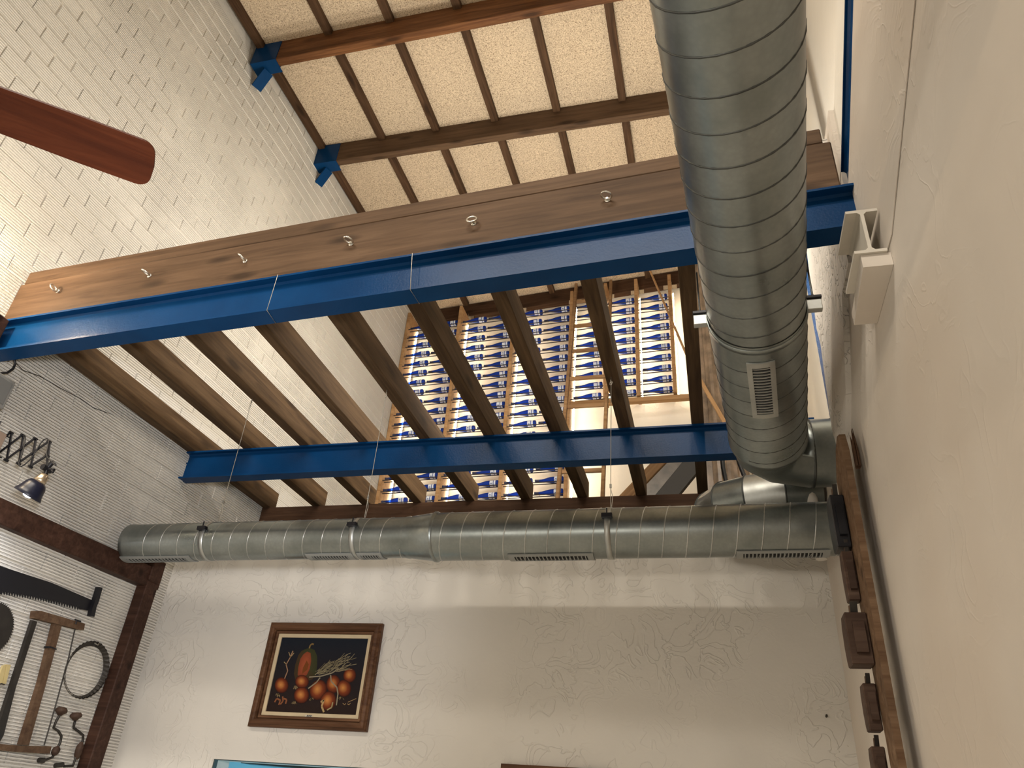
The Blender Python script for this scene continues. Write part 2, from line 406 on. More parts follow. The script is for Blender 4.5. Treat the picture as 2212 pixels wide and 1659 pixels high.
# right wall, broken away above the ducts
top = [(-2.6, 7.0), (1.847, 4.369), (2.531, 3.967), (2.50, 4.55), (3.435, 4.55), (3.47, 4.36), (3.51, 4.22), (3.50, 4.12), (3.55, 4.03), (3.52, 3.89), (3.575, 3.72), (3.62, 3.48), (4.62, 3.48)]
wr = MB().prism([(-2.6, 0.0)]+top+[(4.62, 0.0)], 0.68, 0.93, axis=0).build('wall_right', M_right); tag(wr, kind='structure')
# sloping plaster casing above it, with its chamfered lower edge
sl = [(-2.6, 5.30), (1.43, 3.694), (2.10, 3.42), (2.35, 3.42), (2.531, 3.967), (1.847, 4.369), (-2.6, 7.0)]
MB().prism(sl, 0.676, 0.679, axis=0).build('casing', M_right, wr)
lump = MB()
lp = [(2.62,3.74),(2.84,3.74),(2.95,3.60),(3.12,3.42),(3.30,3.30),(3.50,3.24),(3.60,3.46),(3.55,3.72),(3.50,3.92),(3.53,4.05),(3.49,4.2),(3.42,4.5),(2.62,4.5)]
lump.prism(lp, 0.655, 0.70, axis=0)
lump.build('plaster_patch', M_rough, wr)
pal = MB().prism([(-2.6, 6.806), (1.935, 4.511), (2.60, 4.175), (2.62, 4.46), (2.56, 4.492), (2.08, 4.746), (-2.6, 7.22)], 0.70, 0.80, axis=0)
pal.build('plaster_band', M_cream, wr)
uw = MB().box((1.06, -2.6, 3.3), (1.2, 8.4, 8.2)).build('wall_upper_right', M_cream); tag(uw, kind='structure')
# far wall carrying the bottle rack
def yfar(x): return 8.12 - 0.09*(x+3.84)
fw = MB().prism([(-3.9, yfar(-3.9)), (1.2, yfar(1.2)), (1.2, 8.5), (-3.9, 8.5)], 0.0, 8.15, axis=2).build('wall_far', M_cream); tag(fw, kind='structure')
# roof: slab, wood-wool panels, purlins, battens
cs = MB().prism([(-2.6, roofz(-2.6)+0.055), (8.5, roofz(8.5)+0.055), (8.5, roofz(8.5)+0.16), (-2.6, roofz(-2.6)+0.16)], -4.1, 1.25, axis=0).build('ceiling', M_mortar); tag(cs, kind='structure')
BX = [-3.785, -3.078, -2.463, -1.818, -1.168, -0.508, 0.152, 0.80]
PY = [(2.35, 2.43), (3.55, 3.632), (4.82, 4.90), (6.05, 6.13)]
rows = [(-2.5, 2.39), (2.39, 3.59), (3.59, 4.86), (4.86, 6.09), (6.09, 8.4)]
edges = [-3.86]+BX+[1.06]
for ri, (a, b) in enumerate(rows):
    for c in range(len(edges)-1):
        x0, x1 = edges[c]+0.002, edges[c+1]-0.002
        MB().prism([(a+0.002, roofz(a)), (b-0.002, roofz(b)), (b-0.002, roofz(b)+0.05), (a+0.002, roofz(a)+0.05)], x0, x1, axis=0).build('panel', M_panel, cs)
pn = ['roof purlin above the top edge of the view', 'reddish dark roof purlin, the nearer one, ending in a blue shoe', 'brown roof purlin, second from the camera, just above the eyebolt timber', 'roof purlin hidden behind the eyebolt timber']
for i, (a, b) in enumerate(PY):
    if i in (0, 3): continue
    zb = roofz(a)-0.275
    o = plank('roof_purlin', (-3.80, (a+b)/2, zb), (1.05, (a+b)/2, zb), b-a, 0.275, M_purlin if i < 2 else M_head, 0.005)
    tag(o, pn[i], 'purlin')
    if i in (1, 2):
        t = thing('purlin_shoe', ('blue steel shoe holding the nearer roof purlin on the brick wall', 'blue steel shoe with bright knee plate under the second purlin')[i-1], 'bracket', (-3.835, a, zb))
        iv = Matrix.Translation((3.835, -a, -zb))
        xe = -3.57
        MB().box((-3.835, a-0.008, zb-0.004), (xe, a, zb+0.262)).build('side_plate', M_blue, t, iv)
        MB().box((-3.835, b, zb-0.004), (xe, b+0.008, zb+0.262)).build('side_plate', M_blue, t, iv)
        MB().box((-3.835, a-0.008, zb-0.012), (xe, b+0.05, zb-0.004)).build('bottom_plate', M_blue, t, iv)
        kf = frame((-3.70, a+0.10, zb-0.016), (-3.832, a+0.16, zb-0.155), (0,1,0))
        MB().box((0,-0.006,-0.055),(0.195,0.006,0.055),0.0,kf).build('knee_plate', M_blue, t, iv)
bayn = ['in the nearest roof bay', 'between the two visible purlins', 'between second purlin and eyebolt timber', 'in the far roof bay over the bottles']
bay = [(2.43, 3.549), (3.632, 4.819), (4.90, 6.049), (6.052, 7.9)]
for bi, (a, b) in enumerate(bay):
    for j, x in enumerate(BX):
        if (bi == 0 and j > 4) or j > 5: continue
        o = plank('roof_batten', (x, a, roofz(a)-0.060), (x, b, roofz(b)-0.060), 0.075, 0.060, M_batten, 0.003)
        tag(o, 'dark roof batten %s, %s from the brick wall' % (bayn[bi], ORD[j]), 'batten', 'battens under the roof panels')
# far wall timber under the roof
a, b = Vector((-3.80, yfar(-3.8)-0.075, 7.80)), Vector((1.05, yfar(1.05)-0.075, 7.80))
tag(plank('wall_timber', a, b, 0.10, 0.215, M_plate, 0.005), 'long dark timber under the roof above the bottle rack', 'timber')
# ================================================================== STEEL AND TIMBER FLOOR FRAME
def ibeam(name, p0, p1, fw_, h, m, tf=0.012, tw=0.010, lip=True):
    L = (Vector(p1)-Vector(p0)).length; w = fw_/2; t = tw/2; r = 0.010
    prof = [(-w,0),(w,0),(w,tf),(t+r,tf),(t,tf+r),(t,h-tf-r),(t+r,h-tf),(w,h-tf),(w,h),(-w,h),(-w,h-tf),(-t-r,h-tf),(-t,h-tf-r),(-t,tf+r),(-t-r,tf),(-w,tf)]
    o = MB().prism(prof, 0, L, axis=0).build(name, m); o.matrix_world = frame(p0, p1); return o
def yn(x): return 2.408 - 0.0552*x
b1 = ibeam('steel_beam', (-3.90, yn(-3.90)+0.0525, 3.727), (0.70, yn(0.70)+0.0525, 3.727), 0.105, 0.222, M_blue)
tag(b1, 'blue steel I-beam under the eyebolt timber, the nearer and higher in view', 'beam')
b2 = ibeam('steel_beam', (-3.86, 4.395, 3.727), (0.70, 4.395, 3.727), 0.10, 0.222, M_blue)
tag(b2, 'blue steel I-beam above the long duct, the farther one', 'beam')
# header timber with eyebolts
hd = thing('header_timber', 'thick brown timber with six eyebolts lying on the nearer blue beam', 'timber', mw=frame((-3.888, yn(-3.888)+0.055, 3.951), (0.634, yn(0.634)+0.055, 3.951)))
Lh = 4.529
MB().box((0, -0.042, 0), (Lh, 0.042, 0.275), 0.006).build('lower_timber', M_head, hd)
MB().box((0.012, -0.036, 0.278), (Lh-0.03, 0.05, 0.372), 0.006).build('upper_timber', M_head, hd)
hi = hd.matrix_world.inverted()
def ring(mb, c, n, R, r, k=14):
    fm = zframe(c, n); pts = [fm @ Vector((R*math.cos(2*PI*i/k), R*math.sin(2*PI*i/k), 0)) for i in range(k+1)]
    mb.tube(pts, r, 6, False)
for i, p in enumerate([(124,628),(322,595),(529,563),(758,526),(1023,482),(1312,431)]):
    y = 2.5
    for _ in range(4): q = ony(p, y); y = yn(q.x)+0.010
    a = hi @ q; a = Vector((a.x, -0.042, a.z))
    mb = MB(); mb.tube([a, a+Vector((0,-0.014,0))], 0.006, 8); mb.lathe([(0.0,0.0),(0.014,0.0),(0.014,0.003),(0.0,0.003)], zframe(a, (0,-1,0)), 12)
    an = [0.5, 1.1, 0.9, 1.3, 0.15, 1.35][i]
    ring(mb, a+Vector((0,-0.030,0)), (math.cos(an), 0.0, math.sin(an)) if i != 4 else (0.1, -1, 0.3), 0.024, 0.0050)
    mb.build('eyebolt', M_zinc, hd)
ev = MB().box((-3.92, yn(-3.8)-0.11, 3.72), (-3.80, yn(-3.8)-0.002, 3.93), 0.005).build('timber_corbel', M_frame)
tag(ev, 'dark wooden block in front of the nearer blue beam at the left edge', 'block')
for i, (pa, pb, pc) in enumerate([((598,601),(575,675),(599,702)), ((890,551),(885,633),(908,660))]):
    q = ony(pa, 2.5); ya = yn(q.x)-0.003; A = ony(pa, ya); B = Vector((ony(pb, ya).x, ya, 3.7245)); Cc = Vector((onz(pc, 3.7245).x, ya+0.108, 3.7245))
    A.z = 3.9505; D = Vector((Cc.x, ya+0.110, 3.95))
    o = MB().tube([A, B, Cc, D], 0.0018, 5).build('tie_wire', M_wire)
    tag(o, 'thin wire looped round the nearer blue beam, %s one' % ('left', 'right')[i], 'wire')
# joists
JX = [-3.832+0.002, -3.341, -2.867, -2.395, -1.925, -1.450, -0.982, -0.516, -0.044]
for i, x in enumerate(JX):
    s = yn(x)+0.112
    o = plank('floor_joist', (x+0.04, s, 3.950), (x+0.04, 5.56, 3.950), 0.08, 0.164, M_joist, 0.003)
    lab = 'open dark floor joist running along the left brick wall' if i == 0 else ('open dark floor joist farthest right, beside the big duct' if i == 8 else 'open dark floor joist, %s from the left brick wall' % ORD[i])
    tag(o, lab, 'joist', 'open joists between the beams')
tag(plank('wall_plate', (-3.83, 5.52, 3.74), (0.62, 5.52, 3.74), 0.10, 0.209, M_plate, 0.004), 'dark timber plate carrying the far joist ends above the long duct', 'timber')
# ================================================================== BOTTLE RACK
def yf(x): return 7.638 - 0.05*(x+3.84)
rk = thing('bottle_rack', 'pale wooden rack of posts and dark rods holding blue bottles on the far wall', 'rack', (-3.84, 7.64, 6.05))
ri = Matrix.Translation((3.84, -7.64, -6.05))
PX = [-3.808, -3.035, -2.262, -1.487, -1.045, -0.652, -0.232]
for i, x in enumerate(PX):
    z0 = 4.05 if i < 4 else 6.06
    zt = 7.74 if i < 4 else 7.80
    MB().box((x-0.021, yf(x), z0), (x+0.021, yfar(x)-0.132, zt), 0.003).build('post', M_post, rk, ri)
    xs = x+0.030
    MB().box((xs, yfar(x)-0.20, z0+0.05), (xs+0.010, yfar(x)-0.185, 7.60)).build('led_strip', M_led, rk, ri)
    for s in (-1, 1):
        if i == 0 and s < 0: continue
        MB().box((x+s*0.026-0.0, yfar(x)-0.131, 7.725), (x+s*0.085, yfar(x)-0.128, 7.79)).box((x+s*0.0215, yfar(x)-0.19, 7.725), (x+s*0.0245, yfar(x)-0.128, 7.79)).build('angle_plate', M_zinc, rk, ri)
MB().box((-1.46, yf(-0.8)+0.02, 6.0), (0.30, yf(-0.8)+0.10, 6.052), 0.003).build('bottom_board', M_post, rk, ri)
RS, RZ = 0.151, 7.49
bays = [(0,1,2,18),(1,2,2,18),(2,3,2,18),(3,4,1,10),(4,5,1,10),(5,6,1,10)]
bays_x = []
for bi, (i0, i1, nc, nr) in enumerate(bays):
    xa, xb = PX[i0]+0.0215, PX[i1]-0.0215
    for k in range(nr):
        z = RZ-RS*k-0.0335
        for dy in (0.022, 0.078):
            MB().tube([(xa, yf(xa)+dy, z), (xb, yf(xb)+dy, z)], 0.0060, 6).build('rod', M_rod, rk, ri)
        if k % 2 == 0 or True:
            # tie wires that keep the necks on the rods
            for c in range(nc):
                xc = xa + (xb-xa)*(c/nc) + 0.075
                MB().tube([(xc+random.uniform(-.02,.02), yf(xc)+0.014, z+0.03), (xc+0.02, yf(xc)+0.012, z-0.02)], 0.0020, 4).build('tie', M_rod, rk, ri) if (k+c+bi) % 2 == 0 else None
    bays_x.append((xa, xb))
# one bottle, then copies
BL = 0.335
prof = [(0.0,0.0),(0.030,0.0),(0.0365,0.006),(0.0375,0.02),(0.0375,0.125),(0.0355,0.150),(0.029,0.185),(0.0205,0.222),(0.0155,0.252),(0.0140,0.285)]
caps = [(0.0143,0.262),(0.0148,0.318),(0.0165,0.320),(0.0165,0.333),(0.0,0.335)]
labp = [(0.0379,0.028),(0.0379,0.098)]
bm = MB().lathe(prof, Matrix.Identity(4), 14).mesh('bottle_glass', M_glass)
cm = MB().lathe(caps, Matrix.Identity(4), 10).mesh('bottle_capsule', M_caps)
lm_ = MB(); n = 12
for (h0, h1, a0, a1) in ((0.030, 0.052, -1.9, 1.9), (0.060, 0.100, -1.3, 1.3)):
    v = []; f = []
    for j in range(n+1):
        a = a0+(a1-a0)*j/n
        for h in (h0, h1): v.append((0.0380*math.cos(a), 0.0380*math.sin(a), h))
    f = [(2*j, 2*j+2, 2*j+3, 2*j+1) for j in range(n)]; lm_.add(v, f, True)
lm_ = lm_.mesh('bottle_label', M_label)
pm = MB(); v = []
for j in range(14):
    a = 2*PI*j/14; v.append((0.0383*math.cos(0.36*math.cos(a)), 0.0383*math.sin(0.36*math.cos(a)), 0.080+0.013*math.sin(a)))
pm.add(v, [list(range(14))]); pm = pm.mesh('bottle_emblem', M_label2)
first = thing('wine_bottle', 'x', 'bottle'); ch = [link('glass', bm, first), link('capsule', cm, first), link('paper_label', lm_, first)]
em = link('emblem', pm, ch[2])
cn = ['left column', 'right column']; bn = ['first rack bay from left', 'second rack bay from left', 'third rack bay from left', 'rack bay behind the ladder', 'rack bay right of the ladder', 'rightmost rack bay']
used = False
for bi, (i0, i1, nc, nr) in enumerate(bays):
    xa, xb = bays_x[bi]
    for c in range(nc):
        for k in range(nr):
            if used:
                r = first.copy(); COL.objects.link(r)
                for q in ch:
                    d = q.copy(); COL.objects.link(d); d.parent = r
                    for g in q.children:
                        e = g.copy(); COL.objects.link(e); e.parent = d
            else: r = first; used = True
            wcol = (xb-xa)/nc
            xbase = xa + wcol*(c+1) - 0.008 - random.uniform(0, max(0.0, wcol-BL-0.02)*0.5)
            z = RZ-RS*k+0.0005; y0 = yf(xbase)+0.050
            d = Vector((-1, 0.05, -0.004)); fm = zframe((xbase, y0, z), d)
            r.matrix_world = fm @ Matrix.Rotation(random.choice((-0.5, -0.3, -0.75, -1.1, -0.1)), 4, 'Z')
            r['label'] = ('blue bottle lying %s from top, %s, %s' % (ORD[k], cn[c], bn[bi])) if nc == 2 else 'blue bottle lying %s from top in %s' % (ORD[k], bn[bi])
            r['group'] = 'blue bottles in the wall rack'
# ladder leaning in front of the rack
ld = thing('ladder', 'tall narrow wooden ladder leaning in front of the bottle rack', 'ladder', (-1.165, 5.74, 0.0)); li = Matrix.Translation((1.165, -5.74, 0))
def lady(z): return 6.65+(z-4.457)*0.206
for x in (-1.388, -0.945):
    MB().box((0, -0.032, -0.018), (7.82, 0.032, 0.018), 0.006, frame((x, lady(0), 0.0), (x, lady(7.62), 7.62), (1,0,0))).build('rail', M_ladder, ld, li)
zr = []
for p in [(1247.7,652),(1242,704.7),(1236.9,758.9),(1232.4,818.6),(1227,879)]:
    d = ray(*p); t = (6.65-0.206*2.857)/(d.y-0.206*d.z); zr.append(1.6+t*d.z)
st = (zr[0]-zr[-1])/4; z = zr[-1]-st
while z > 0.2: zr.append(z); z -= st
for z in zr:
    MB().box((-1.37, lady(z)-0.016, z-0.022), (-0.963, lady(z)+0.016, z+0.022), 0.005).build('rung', M_ladder, ld, li)
o = MB().tube([ony((1396,566),7.30), ony((1500,806),7.15)], 0.013, 8).build('wooden_pole', M_post); tag(o, 'thin pale pole leaning across the rightmost rack bay', 'pole')
# things stored behind the joists
def slat(name, pa, pb, y, w, t, m, label, cat, ya=None):
    a, b = ony(pa, y), ony(pb, ya or y)
    a = a + (b-a)*((3.71-a.z)/(b.z-a.z)) if a.z > 3.71 else a; L = (b-a).length
    o = MB().box((0, -t/2, -w/2), (L, t/2, w/2), 0.004).build(name, m); o.matrix_world = frame(a, b, (0,0,1)); return tag(o, label, cat)
slat('inclined_board', (1318,1110), (1450,972), 6.2, 0.10, 0.04, M_ladder, 'inclined pale-edged board behind the far beam, lower right of rack', 'board')
slat('film_wrapped_board', (1390,1095), (1500,965), 6.85, 0.30, 0.05, plain('dusty_film', (0.10,0.08,0.06), 0.35, 0.0, 0.4), 'dusty film-wrapped panel leaning beside the inclined board', 'panel')
slat('inclined_beam', (1410,1110), (1500,1000), 6.1, 0.16, 0.06, plain('dark_timber', (0.02,0.017,0.014), 0.6), 'dark inclined timber under the film-wrapped panel', 'timber')
tag(MB().box((-0.84, 5.66, 3.58), (1.055, 7.6, 3.70)).build('floor', M_mortar), kind='structure')
# plastic-wrapped bundle standing behind the big duct
pb = MB(); n = 46; v = []; 
cx0 = ony((1540,760), 6.6)
prof = []
for j in range(n):
    a = 2*PI*j/n; R = 1.0+0.10*math.sin(9*a)+0.06*math.sin(17*a+1); prof.append((cx0.x+0.02+0.20*R*math.cos(a), 6.6+0.13*R*math.sin(a)))
pb.prism(prof, 3.70, 7.3, axis=2)
M_film = plain('amber_film', (0.20,0.145,0.10), 0.3, 0.0, 0.45)
tag(pb.build('wrapped_bundle', M_film), 'tall bundle wrapped in creased film standing beside the big duct', 'bundle')
slat('wooden_strut', (1590,955), (1500,800), 6.2, 0.035, 0.03, M_post, 'pale strut slanting in front of the film-wrapped bundle', 'strut')
for i, pts in enumerate([[(1558,960),(1562,1010),(1568,1040),(1580,1066),(1600,1106)], [(1585,960),(1597,1000),(1612,1040),(1630,1062)]]):
    o = MB().tube([ony(p, 5.0) for p in pts], 0.016, 8).build('cable', M_cable); tag(o, ('thick black cable hanging behind the far beam, left one', 'thick black cable hanging beside the duct elbow')[i], 'cable')
# ================================================================== DUCTS
def helix(mw, r, x0, x1, pitch, ph, rt, n=28, hand=1):
    k = max(2, int((x1-x0)/pitch*n)); pts = []
    for i in range(k+1):
        x = x0+(x1-x0)*i/k; a = ph+hand*2*PI*x/pitch
        pts.append(mw @ Vector((x, r*math.cos(a), r*math.sin(a))))
    return pts
def cyl(mb, mw, prof, n=48, cap0=False, cap1=False):
    """prof: (x, r) pairs about local X of mw"""
    rot = mw @ Matrix.Rotation(PI/2, 4, 'Y')
    return mb.lathe([(r, x) for x, r in prof], rot, n, cap0, cap1)
def grille(duct, iv, mw, r, xc, ln, ns, pale, aw=0.056, th0=0.0, split=None):
    """grille let into the underside of a duct; local frame X along the duct, angle from straight down"""
    def P(x, a, q): return mw @ Vector((x, q*math.sin(a+th0), -q*math.cos(a+th0)))
    A = aw/r; m = 8; fr = MB()
    def patch(mb, x0, x1, a0, a1, q0, q1, m=8):
        v = []
        for i in range(m+1):
            a = a0+(a1-a0)*i/m
            v += [P(x0,a,q0), P(x1,a,q0), P(x1,a,q1), P(x0,a,q1)]
        f = []
        for i in range(m):
            for s in range(4): f.append((4*i+s, 4*i+(s+1)%4, 4*i+4+(s+1)%4, 4*i+4+s))
        f += [(3,2,1,0), (4*m,4*m+1,4*m+2,4*m+3)]; mb.add(v, f)
    h = ln/2; bx, ba = 0.035 if ln > 0.3 else 0.02, 0.020/r
    q0, q1 = r+0.001, r+0.007
    patch(fr, xc-h, xc+h, -A, -A+ba, q0, q1, 3); patch(fr, xc-h, xc+h, A-ba, A, q0, q1, 3)
    patch(fr, xc-h, xc-h+bx, -A+ba, A-ba, q0, q1); patch(fr, xc+h-bx, xc+h, -A+ba, A-ba, q0, q1)
    g = fr.build('vent_grille', M_vent if not pale else M_galvlite, duct, iv)
    dk = MB(); patch(dk, xc-h+bx, xc+h-bx, -A+ba, A-ba, r+0.0006, r+0.0012); dk.build('vent_shade_sheet', M_dark, g, iv)  # near-black sheet on the duct skin stands in for shade behind the slats
    for i in range(ns):
        x = xc-h+bx+(ln-2*bx)*(i+0.5)/ns; sb = MB(); patch(sb, x-0.003, x+0.003, -A+ba, A-ba, r+0.001, r+0.006, 4); sb.build('slat', M_vent if not pale else M_galvlite, g, iv)
    return g
# big duct
R1 = 0.19
def ax(y): return Vector((0.05+0.0813*y, y, 1.6+9.854*R1))
D0 = ax(-1.6); dd = (ax(3.0)-ax(0.0)).normalized()
F1 = frame(D0, D0+dd)
big = thing('spiral_duct', 'large galvanised spiral duct running overhead toward the camera', 'duct', D0); iv1 = Matrix.Translation(-D0)
LX = lambda y: (y+1.6)/dd.y
mb = MB(); cyl(mb, F1, [(0, R1), (LX(2.535), R1)]); mb.build('body', M_galv, big, iv1)
mb = MB(); cyl(mb, F1, [(LX(2.52), R1+0.003), (LX(2.535), R1+0.004), (LX(3.60), R1+0.004), (LX(3.605), R1+0.009), (LX(3.64), R1+0.009), (LX(3.642), R1)]); mb.build('end_section', M_galv, big, iv1)
ph = -PI/2 - 2*PI*LX(1.949)/0.125
MB().tube(helix(F1, R1-0.001, LX(0.6), LX(2.52), 0.125, ph, 0.004), 0.0042, 5, False).build('seam', M_seam, big, iv1)
MB().tube(helix(F1, R1+0.003, LX(2.60), LX(3.58), 0.125, ph, 0.004), 0.0038, 5, False).build('seam', M_seam, big, iv1)
# overhead elbow: turns right through the broken wall
mb = MB()
el = []
c0 = ax(3.63)
mb.tube([c0, c0+dd*0.10, c0+dd*0.17+Vector((0.05,0,0)), c0+dd*0.24+Vector((0.20,0.0,0)), c0+dd*0.25+Vector((0.62,0.0,0))], R1-0.006, 40, True)
mb.build('elbow', M_galv, big, iv1)
for off, tx in ((0.20, 0.24), (0.32, 0.25)):
    cc = c0+dd*tx+Vector((off,0,0)); q = MB(); cyl(q, frame(cc, cc+Vector((1,0,0))), [(0, R1-0.004), (0.003, R1), (0.012, R1), (0.015, R1-0.004)]); q.build('joint_ring', M_seam, big, iv1)
grille(big, iv1, F1, R1+0.004, LX(2.85), 0.46, 17, True, 0.054, 0.03)
mb = MB(); cyl(mb, F1, [(LX(2.535), R1+0.004), (LX(2.535), R1+0.007), (LX(2.565), R1+0.007), (LX(2.565), R1+0.004)]); cb = mb.build('support_band', M_galv, big, iv1)
for s in (-1, 1):
    c = F1 @ Vector((LX(2.55), 0, 0)); side = F1.to_3x3() @ Vector((0, 1, 0)); sx = c - side*s*(R1+0.03)
    lg = MB().box((-0.028, -0.014, -0.028), (0.028, 0.014, 0.022), 0.002, Matrix.Translation(sx)).build('band_lug', M_galvlite, cb, iv1)
    MB().box((-0.030, -0.022, 0.022), (0.030, 0.022, 0.036), 0.002, Matrix.Translation(sx)).tube([sx, sx+Vector((0,0,0.052))], 0.005, 8).build('lug_bolt', M_black, cb, iv1)
    MB().tube([sx+Vector((0,0,0.04)), Vector((sx.x, sx.y, 3.727))], 0.004, 6).build('hanger_rod', M_seam, cb, iv1)
# long duct along the back wall
YC, ZC, RS_, RB = 4.02, 3.10, 0.122, 0.142
XA = -3.745; XR0 = ony((872,1165), YC-0.1).x; XR1 = ony((926,1160), YC-0.12).x; XE = 0.672
L0 = Vector((XA, YC, ZC)); F2 = frame(L0, (XE, YC, ZC)); lng = thing('spiral_duct', 'long galvanised duct hung along the back wall, stepping down to a narrower left half', 'duct', L0); iv2 = Matrix.Translation(-L0)
lx = lambda x: x-XA
mb = MB(); cyl(mb, F2, [(0.0, RS_-0.004), (0.006, RS_+0.002), (0.030, RS_+0.002), (0.034, RS_), (lx(XR0), RS_)], 44, True); mb.build('narrow_section', M_galv, lng, iv2)
mb = MB(); cyl(mb, F2, [(lx(XR0)-0.02, RS_+0.003), (lx(XR0), RS_+0.006), (lx(XR0)+0.01, RS_+0.004), (lx(XR1)-0.01, RB+0.002), (lx(XR1), RB+0.008), (lx(XR1)+0.012, RB+0.008), (lx(XR1)+0.02, RB)], 44); mb.build('reducer', M_galv, lng, iv2)
mb = MB(); cyl(mb, F2, [(lx(XR1)+0.015, RB), (lx(XE), RB)], 44, False, True); mb.build('wide_section', M_galv, lng, iv2)
MB().tube(helix(F2, RS_-0.0012, 0.11, lx(XR0)-0.03, 0.128, 0.6, 0, 26, -1), 0.0040, 5, False).build('seam', M_seamlite, lng, iv2)
MB().tube(helix(F2, RB-0.0012, lx(XR1)+0.04, lx(XE)-0.01, 0.128, 0.6, 0, 26, -1), 0.0042, 5, False).build('seam', M_seamlite, lng, iv2)
def pxx(p): return lx(ony(p, YC-0.03).x)
for a, b, ns, r in ((262,412,18,RS_), (661,762,13,RS_), (771,824,7,RS_), (1098,1282,19,RB), (1592,1795,20,RB)):
    x0, x1 = pxx((a,1210)), pxx((b,1205))
    if r == RB and b == 1795: x1 = min(x1, lx(XE)-0.01)
    grille(lng, iv2, F2, r, (x0+x1)/2, x1-x0, ns, False)
hooks = [((545,862), (470.8,1129), (437,1157), RS_, 'left'), ((836,843), (787,1120), (762,1145), RS_, 'middle'), ((1320,815), (1319,1092), (1312,1125), RB, 'right')]
for ptop, pbot, pc, r, nm in hooks:
    xc = lx(ony(pc, YC-r*0.9).x)
    mb = MB(); cyl(mb, F2, [(xc-0.016, r), (xc-0.016, r+0.004), (xc+0.016, r+0.004), (xc+0.016, r)], 44); cb = mb.build('support_band', M_galvlite, lng, iv2)
    c = F2 @ Vector((xc, -(r+0.018)*0.97, 0.30*r)); 
    c = Vector((XA+xc, YC-(r+0.016)*0.955, ZC+(r+0.016)*0.30))
    MB().box((-0.030, -0.016, -0.014), (0.030, 0.016, 0.012), 0.003, Matrix.Translation(c)).tube([c, c+Vector((0,0,0.045))], 0.004, 6).build('band_lug', M_black, cb, iv2)
    T = onz(ptop, 3.95); B = Vector((ony(pbot, YC-0.03).x, YC-0.03, ZC+math.sqrt(r*r-0.0009)+0.004))
    hw = thing('hanging_wire', 'thin steel wire from a joist hook down to the long duct, %s of three' % nm, 'wire', T); hv = Matrix.Translation(-T)
    q = T+Vector((0,0,-0.055)); kn = B+(T-B)*0.16
    MB().tube([q, kn, B], 0.0022, 5).build('wire', M_wire, hw, hv)
    MB().tube([kn+Vector((-0.003,0,0)), kn*0.5+B*0.5+Vector((0.012,0,0)), B+Vector((0.006,0,0))], 0.0018, 5).tube([kn+Vector((0,0,0.012)), kn-Vector((0,0,0.012))], 0.007, 6).build('knot', M_zinc, hw, hv)
    mb = MB(); mb.tube([T+Vector((0,0,0.002)), T+Vector((0,0,-0.028))], 0.004, 6); ring(mb, T+Vector((0,0,-0.040)), (0.8,0.6,0), 0.012, 0.003, 10); mb.build('screw_eye', M_zinc, hw, hv)
# segmented branch duct behind the long duct
br = thing('branch_duct', 'segmented galvanised elbow duct behind the right end of the long duct', 'duct', (0.3, 4.36, 3.42)); bv = Matrix.Translation((-0.3, -4.36, -3.42))
bpts = [Vector((0.665,4.33,3.44)), Vector((0.47,4.33,3.43)), Vector((0.27,4.36,3.415)), Vector((0.15,4.42,3.41)), Vector((0.085,4.53,3.41)), Vector((0.07,4.70,3.41)), Vector((0.07,5.3,3.41))]
for i in range(len(bpts)-1):
    a, b = bpts[i], bpts[i+1]; r = 0.150
    mb = MB()
    # mitred ring pairs
    def ringat(k, r):
        t0 = (bpts[k]-bpts[max(k-1,0)]); t1 = (bpts[min(k+1,len(bpts)-1)]-bpts[k])
        t = ((t0.normalized() if t0.length else Vector())+(t1.normalized() if t1.length else Vector())).normalized()
        u = t.cross(Vector((0,0,1))).normalized(); cosm = t.dot((t1 if t1.length else t0).normalized())
        return [bpts[k]+u*math.cos(2*PI*j/32)*r/cosm+Vector((0,0,1))*math.sin(2*PI*j/32)*r for j in range(32)]
    v = ringat(i, r)+ringat(i+1, r); mb.add(v, [(j,(j+1)%32,32+(j+1)%32,32+j) for j in range(32)], True)
    mb.build('segment', M_galvlite if i == 1 else M_galv, br, bv)
    q = MB(); rp = ringat(i+1, r+0.001); q.tube(rp+[rp[0]], 0.005, 5, False); q.build('joint_ring', M_seam, br, bv)
o = MB().tube([(0.60,4.22,3.0), (0.60,4.22,3.52)], 0.030, 12).build('pipe', M_white); tag(o, 'short white painted pipe beside the board, above the long duct', 'pipe')
# ================================================================== STUB AND STEEL ON THE RIGHT WALL
pt = [ony((1825,456),2.15), ony((1900,450),2.15), ony((1813,553),2.15), ony((1905,541),2.15)]
xs0, xs1 = pt[0].x, min(pt[1].x, 0.668); zt, zb_ = (pt[0].z+pt[1].z)/2, (pt[2].z+pt[3].z)/2
M_stub = plain('white_painted_steel', (0.58,0.54,0.47), 0.5, 0, 0.06)
sb = ibeam('beam_stub', ((xs0+xs1)/2, 2.15, zb_), ((xs0+xs1)/2, 2.375, zb_), xs1-xs0, zt-zb_, M_stub, 0.012, 0.012); tag(sb, 'white painted steel I-beam stub jutting from the right wall', 'beam')
o = MB().prism([(xs0+0.02,2.16),(0.679,2.16),(0.679,2.50),(xs0+0.035,2.50)], zb_-0.055, zb_-0.001, axis=2).build('bearing_pad', M_right); tag(o, 'flat plastered bearing pad under the white beam stub', 'pad')
a = Vector((0.705, 2.49, 3.990)); b = Vector((0.705, -1.6, 3.990+0.591*4.09))
o = ibeam('sloping_beam', a, b, 0.05, 0.18, M_blue, 0.01, 0.01); tag(o, 'blue steel beam sloping up toward the camera along the right wall', 'beam')
o = MB().box((0.765, 4.05, 3.481), (0.90, 4.20, 7.6)).build('steel_column', M_blue); tag(o, 'blue steel column glimpsed through the broken right wall', 'column')
